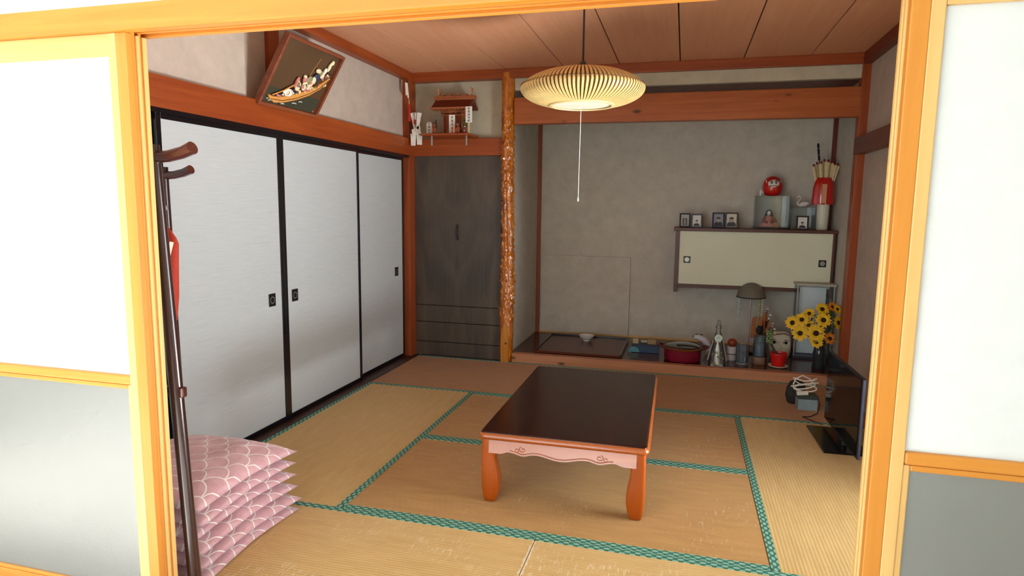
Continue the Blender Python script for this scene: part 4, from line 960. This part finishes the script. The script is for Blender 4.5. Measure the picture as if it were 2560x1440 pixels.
def bead_lamp():
    t = thing('beaded_table_lamp', 'slim table lamp with a ribbed grey dome shade and bead strands', 'lamp', (2.868, 4.29, ZA))
    P = []; N = 9
    for k in range(N+1):
        a = PI/2*k/N; q = .118*math.cos(a); z = .500+.118*math.sin(a)*.98
        P += [(max(.003, q), z), (max(.003, q*.985), z+.004)]
    M().lathe(P, 36).obj('dome_shade', plain('shade_grey', (112, 106, 92), .6), t, smooth=30)
    M().lathe([(.120, .492), (.124, .496), (.120, .502), (.112, .498)], 36, cap=False).obj('shade_rim', plain('shade_rim_grey', (60, 56, 48), .6), t)
    M().tube([(0, 0, .01), (0, 0, .55)], .0072, 10).obj('pole', plain('pole_pink_metal', (186, 168, 172), .3, metal=.5), t, smooth=50)
    M().lathe([(.062, 0), (.064, .006), (.050, .016), (.012, .022)], 24).obj('base', BLACK, t, smooth=50)
    for an, L, c_ in ((3.5, .23, (190, 206, 204)), (5.35, .17, (186, 178, 120)), (5.75, .24, (206, 206, 196)), (2.4, .20, (190, 206, 204)), (.6, .2, (186, 178, 120))):
        m = M(); x, y = .105*math.cos(an), .105*math.sin(an); nb = int(L/.021)
        for k in range(nb): m.ell((x, y, .485-k*.021), (.0098, .0098, .009), 8, 6)
        m.tube([(x, y, .495), (x, y, .49-L)], .0012, 5)
        m.obj('bead_strand', plain('beads_%d' % c_[2], c_, .15, coat=.5), t, smooth=60)
bead_lamp()
def jar():
    t = thing('glass_jar', 'dim blue-grey glass jar on a tan wooden block', 'jar', (2.918, 3.90, ZA))
    M().rings([[(q*1.0*math.copysign(abs(math.cos(2*PI*k/28))**.6, math.cos(2*PI*k/28)), q*.8*math.copysign(abs(math.sin(2*PI*k/28))**.6, math.sin(2*PI*k/28)), z) for k in range(28)] for q, z in ((.046, 0), (.050, .006), (.050, .056), (.046, .062))]).obj('wooden_block', plain('block_tan', (126, 92, 72), .6), t, smooth=50)
    M().lathe([(.046, .063), (.049, .068), (.050, .20), (.051, .232), (.047, .232), (.045, .075)], 32).obj('glass_body', GLASS_S, t, smooth=40)
    M().lathe([(.040, .070), (.042, .076), (.040, .150), (.020, .170)], 24).obj('blue_content', plain('jar_blue', (104, 128, 140), .4), t, smooth=60)
jar()
def bud_plant():
    t = thing('budding_ornament', 'tall orange and black ornament with round pale buds behind the jar', 'ornament', (2.948, 4.12, ZA))
    M().lathe([(.050, 0), (.055, .01), (.060, .12), (.040, .19), (.034, .20)], 24).obj('dark_pot', BLACK, t, smooth=50)
    orr = plain('ornament_orange', (150, 84, 24), .6)
    for x, z0, z1, w_ in ((-.062, .17, .36, .024), (-.01, .19, .36, .03), (.022, .26, .40, .024), (.04, .20, .34, .022)): M().prism([(x-w_, z0), (x+w_, z0), (x+w_*.7, z1), (x-w_*.6, z1-.02)], 'y', -.01, .004).obj('orange_leaf', orr, t, bevel=.003)
    M().ell((-.018, -.03, .245), (.027, .024, .040), 14, 9).obj('dark_body', INK, t, smooth=60)
    for k, (x, z, c_) in enumerate(((.035, .43, (226, 176, 170)), (.060, .378, (226, 220, 206)), (.048, .35, (222, 214, 190)), (.084, .31, (222, 168, 160)), (.080, .288, (214, 130, 124)), (.10, .262, (226, 224, 206)), (.102, .232, (220, 222, 200)))):
        M().tube([(.0, -.01, .19), (x*.6, -.03, (z+.19)/2), (x, -.045, z)], .0018, 5).obj('twig', W_SILL, t); M().ell((x, -.045, z), (.010, .010, .009), 8, 6).obj('bud', plain('bud_%d' % k, c_, .5), t, smooth=60)
bud_plant()
def mask():
    t = thing('face_ornament', 'flat pale ceramic face with painted eyes and red lips', 'ornament', (3.105, 4.17, ZA))
    P = [(.062, 0), (.084, .035), (.090, .10), (.088, .17), (.074, .215), (.045, .232), (-.045, .232), (-.076, .215), (-.088, .17), (-.088, .09), (-.074, .03), (-.055, 0)]
    cr = plain('ceramic_pale', (206, 200, 176), .4, var=.05)
    m = M(); m.rings([[(x*s, y, .115+(z-.115)*s) for x, z in P] for y, s in ((.018, .98), (-.004, 1.0), (-.020, .93), (-.030, .75), (-.034, .35))]); m.obj('face', cr, t, smooth=60)
    br = plain('face_brown', (120, 82, 64), .5)
    M().prism([(-.07, .19), (-.03, .215), (.04, .222), (.078, .20), (.066, .20), (.03, .212), (-.03, .203)], 'y', -.030, -.018).obj('hair_line', br, t)
    for s, cx in ((-1, -.048), (1, .046)):
        M().prism([(cx+.026*math.cos(k*PI/8), .142+.016*math.sin(k*PI/8)) for k in range(16)], 'y', -.034, -.024).obj('eye_white', plain('eye_white', (226, 222, 206), .4), t)
        M().prism([(cx+.014*math.cos(k*PI/8), .142+.014*math.sin(k*PI/8)) for k in range(16)], 'y', -.037, -.024).obj('pupil', INK, t)
        M().tube([(cx-.026, -.030, .158), (cx, -.034, .166), (cx+.026, -.030, .156)], .003, 6).obj('brow', br, t)
    M().tube([(-.006, -.034, .160), (-.002, -.042, .118), (.010, -.044, .088), (-.008, -.038, .086)], .0045, 8).obj('nose', cr, t, smooth=60)
    M().prism([(-.066, .072), (-.05, .080), (-.036, .076), (-.022, .082), (-.028, .066), (-.05, .060)], 'y', -.032, -.020).obj('lips', plain('lip_red', (150, 52, 66), .4), t)
mask()
def cactus():
    t = thing('potted_cactus', 'small green cactus in a bright red pot on a white saucer', 'potted plant', (3.058, 3.85, ZA))
    M().lathe([(.055, 0), (.072, .006), (.076, .014), (.070, .014), (.05, .008)], 32).obj('saucer', plain('saucer_cream', (216, 206, 184), .4), t, smooth=40)
    M().lathe([(.048, .009), (.050, .012), (.062, .100), (.066, .102), (.066, .114), (.060, .114), (.056, .09)], 32).obj('pot', plain('pot_red', (206, 24, 18), .4), t, smooth=40)
    M().lathe([(.001, .094), (.057, .096), (.001, .100)], 20).obj('soil', INK, t)
    gr = plain('cactus_green', (118, 140, 84), .6, var=.2, scale=80)
    m = M(); m.tube([(-.012, 0, .095), (-.034, 0, .13), (-.072, .0, .20)], [.008, .009, .008], 10); m.obj('stem', plain('stem_dark', (46, 60, 34), .6), t, smooth=50)
    m = M()
    for k in range(13):
        a = k*2.39; m.ell((-.078+.016*math.cos(a), -.008+.014*math.sin(a), .195+.0075*k), (.014, .013, .012), 8, 6)
    m.obj('leaf_cluster', gr, t, smooth=60)
cactus()
# tall glass case behind the sunflowers
tc = thing('tall_glass_case', 'tall pale-framed glass case standing behind the sunflowers', 'display case', (3.365, 4.27, ZA))
fr_ = plain('case_frame_grey', (160, 164, 160), .35, metal=.2)
B(-.150, .150, -.075, .075, 0, .022).obj('base', plain('case_base_dark', (52, 54, 62), .4), tc, bevel=.002)
B(-.155, .155, -.080, .080, .622, .642).obj('top_board', plain('case_top_cream', (176, 172, 156), .5), tc, bevel=.002)
for x in (-.145, .135):
    for y in (-.070, .060): B(x, x+.010, y, y+.010, .022, .622).obj('corner_bar', fr_, tc)
B(-.135, .135, -.068, -.066, .022, .622).obj('front_pane', GLASS_F, tc)
for x in (-.143, .141): B(x, x+.002, -.060, .060, .022, .622).obj('side_pane', GLASS_F, tc)
B(-.105, .100, .040, .060, .03, .60).obj('pale_backing', plain('case_backing', (234, 240, 244), .5, var=.06, scale=4), tc)
# sunflowers in a dark glass vase
fv = thing('glass_flower_vase', 'dark glass vase holding the bunch of sunflowers', 'vase', (3.362, 3.885, ZA))
M().lathe([(.046, 0), (.050, .006), (.044, .05), (.050, .12), (.040, .175), (.030, .19), (.046, .215), (.042, .215), (.026, .19), (.036, .17), (.044, .12)], 32).obj('body', m_glass('vase_glass', (96, 92, 96), 1.5, .06), fv, smooth=50)
M().lathe([(.036, .008), (.038, .015), (.036, .05), (.040, .10), (.001, .105)], 24).obj('dark_filling', plain('vase_water', (40, 34, 34), .2), fv, smooth=60)
def petal_mesh(R, n, tilt, z0):
    m = M()
    for k in range(n):
        a = 2*PI*k/n+(.12 if k % 2 else 0); c, s = math.cos(a), math.sin(a); w_ = R*.20; rr = R*(.93+.12*((k*7) % 5)/5)
        pts = [(.24*R, -w_*.5), (.6*R, -w_), (rr, 0), (.6*R, w_), (.24*R, w_*.5)]
        zz = [z0, z0+tilt*.6, z0+tilt*.5, z0+tilt*.6, z0]
        top = [(x*c-y*s, x*s+y*c, z) for (x, y), z in zip(pts, zz)]; bot = [(x, y, z-.0015) for x, y, z in top]
        m.rings([bot, top])
    return m
PET = plain('petal_yellow', (236, 190, 20), .6, var=.15, scale=60); PETO = plain('petal_orange', (224, 130, 34), .6, var=.15, scale=60); DISC = plain('flower_disc', (46, 20, 14), .8, bump=.5, scale=200)
STEM = plain('stem_green', (72, 96, 40), .6); LEAF = plain('leaf_green', (66, 92, 36), .55, var=.25, scale=30)
FL = [(3.22, 3.90, .455, .070, -.35, 0), (3.155, 3.91, .425, .072, -.6, 0), (3.37, 3.87, .465, .076, .0, 0), (3.318, 3.84, .362, .088, -.1, 0), (3.21, 3.87, .350, .080, -.4, 0), (3.325, 3.83, .295, .062, -.1, 0),
      (3.37, 3.94, .540, .066, .1, 0), (3.445, 3.96, .560, .052, .5, 1), (3.475, 3.94, .545, .050, .8, 0), (3.475, 3.87, .450, .068, .9, 0), (3.42, 3.85, .325, .060, .4, 1), (3.28, 3.95, .500, .056, -.3, 0), (3.27, 3.90, .415, .060, -.2, 0)]
for x, y, z, R, side, orr in FL:
    R *= .88
    lab = 'orange-tinged sunflower in the bunch in the dark glass vase' if orr else 'yellow dark-centred sunflower in the bunch in the dark glass vase'
    if R > .075: lab = 'largest sunflower of the bunch, facing straight out over the vase'
    t = thing('sunflower', lab, 'flower', (x, y, z), 0, 'orange-tinged sunflowers in the vase' if orr else 'yellow sunflowers in the vase')
    d = Vector((side*.75, -.85, .45 if z > .5 else .25)).normalized()
    t.rotation_euler = d.to_track_quat('Z', 'Y').to_euler()
    petal_mesh(R, 15, .012, .002).obj('petals', PETO if orr else PET, t, smooth=0)
    petal_mesh(R*.8, 13, .016, .005).obj('inner_petals', PETO if orr else PET, t)
    M().ell((0, 0, .006), (R*.30, R*.30, .009), 14, 7).obj('disc', DISC, t, smooth=60)
    # stem down into the vase neck, in the flower's own frame
    inv = t.rotation_euler.to_matrix().inverted(); base = Vector((3.362+(x-3.362)*.08, 3.885+(y-3.885)*.08, .275)); o_ = Vector((x, y, z))
    mid = Vector((3.362+(x-3.362)*.55, 3.885+(y-3.885)*.6+.02, .275+(z-.275)*.55))
    M().tube([tuple(inv @ (p-o_)) for p in (base, mid, o_-d*.012, o_)], .0035, 6).obj('stem', STEM, t, smooth=60)
    rnd = random.Random(int(x*1000+z*77))
    for k in range(3):
        q = mid.lerp(o_, .3+.25*k); a = rnd.uniform(0, 2*PI); e = q+Vector((math.cos(a)*.062, math.sin(a)*.04-.01, .014)); w_ = Vector((-math.sin(a), math.cos(a), .3)).normalized()*.021
        c_ = q.lerp(e, .5)+Vector((0, 0, .006)); m = M()
        top = [q, c_+w_, e, c_-w_]; m.rings([[tuple(inv @ (p-o_-Vector((0, 0, .001)))) for p in top], [tuple(inv @ (p-o_+Vector((0, 0, .001)))) for p in top]]); m.obj('leaf', LEAF, t)
# ------------------------------------------------------------------ television corner
def tv():
    t = thing('television', 'thin black flat-screen television standing on the tatami', 'television', (3.180, 2.315, 0), .030)
    # local y along the screen, screen looks towards -x
    B(0, .018, -.345, .345, .050, .475).obj('cabinet', SATIN, t, bevel=.004)
    B(-.0015, .002, -.330, .330, .066, .462).obj('screen', TVBLK, t)
    B(.004, .015, -.3475, -.344, .054, .471).obj('silver_edge', plain('edge_bluegrey', (70, 80, 108), .35, metal=.4), t)
    B(.006, .034, -.05, .05, .012, .09).obj('neck', SATIN, t, bevel=.004)
    B(-.11, .12, -.155, .285, 0, .012).obj('stand_plate', plain('stand_gloss', (10, 10, 14), .18, spec=.35), t, bevel=.003)
tv()
bx = thing('grey_adapter_box', 'blue-grey box on the tatami by the television', 'box', (3.125, 2.985, 0), .06)
B(-.060, .060, -.045, .045, 0, .075).obj('box_body', plain('adapter_grey', (128, 146, 152), .5), bx, bevel=.003); B(-.062, .062, -.047, .047, .075, .100).obj('dark_lid', plain('adapter_green', (44, 58, 54), .5), bx, bevel=.003)
def cable():
    t = thing('white_power_strip', 'white power strip with coiled white cord lying on the blue-grey box', 'power strip', (3.105, 2.985, .1005), .06)
    wt = plain('cord_white', (216, 212, 200), .5)
    M().box(-.05, .02, -.014, .014, 0, .026).xf(Matrix.Translation((0, -.03, .002)) @ Matrix.Rotation(-.12, 4, 'Y')).obj('socket_strip', wt, t, bevel=.004)
    for k in range(4):
        P = []
        for i in range(25):
            a = 2*PI*i/24; P.append((.005+(.072+.006*k)*math.cos(a)*(1-.2*(k % 2)), .022*math.sin(a)+.004*k, .040+.011*k+.018*math.sin(a+k)+(.03*math.cos(a)**2 if k == 3 else 0)))
        M().tube(P, .0048, 7).obj('cord_loop', wt, t, smooth=50)
    M().tube([(-.070, .0, .06), (-.055, 0, .10), (-.015, .0, .125), (.03, 0, .105), (.055, 0, .07)], .0048, 7).obj('cord_loop', wt, t, smooth=50)
cable()
dk = thing('dark_rounded_form', 'dark rounded form behind the blue-grey box', 'bag', (3.075, 3.095, 0))  # low dark rounded form, not identified as any particular object
M().rings([[(w_*math.cos(2*PI*k/20)+.01*mnoise.noise(Vector((math.cos(2*PI*k/20)*2, z*9, 3))), d_*math.sin(2*PI*k/20), z) for k in range(20)] for z, w_, d_ in ((0, .045, .03), (.01, .055, .04), (.06, .066, .048), (.11, .062, .044), (.15, .045, .03), (.165, .02, .014))]).obj('rounded_body', plain('dark_matte', (36, 34, 30), .8, bump=.4), dk, smooth=60)
bc = M().tube([(3.18, 2.93, .11), (3.19, 2.90, .06), (3.175, 2.87, .008), (3.12, 2.80, .004), (3.07, 2.78, .004), (3.11, 2.72, .004), (3.16, 2.66, .004)], .0032, 6).obj('black_cable', SATIN, None, smooth=50)
tag(bc, 'thin black cable looping on the tatami beside the television stand', 'cable')
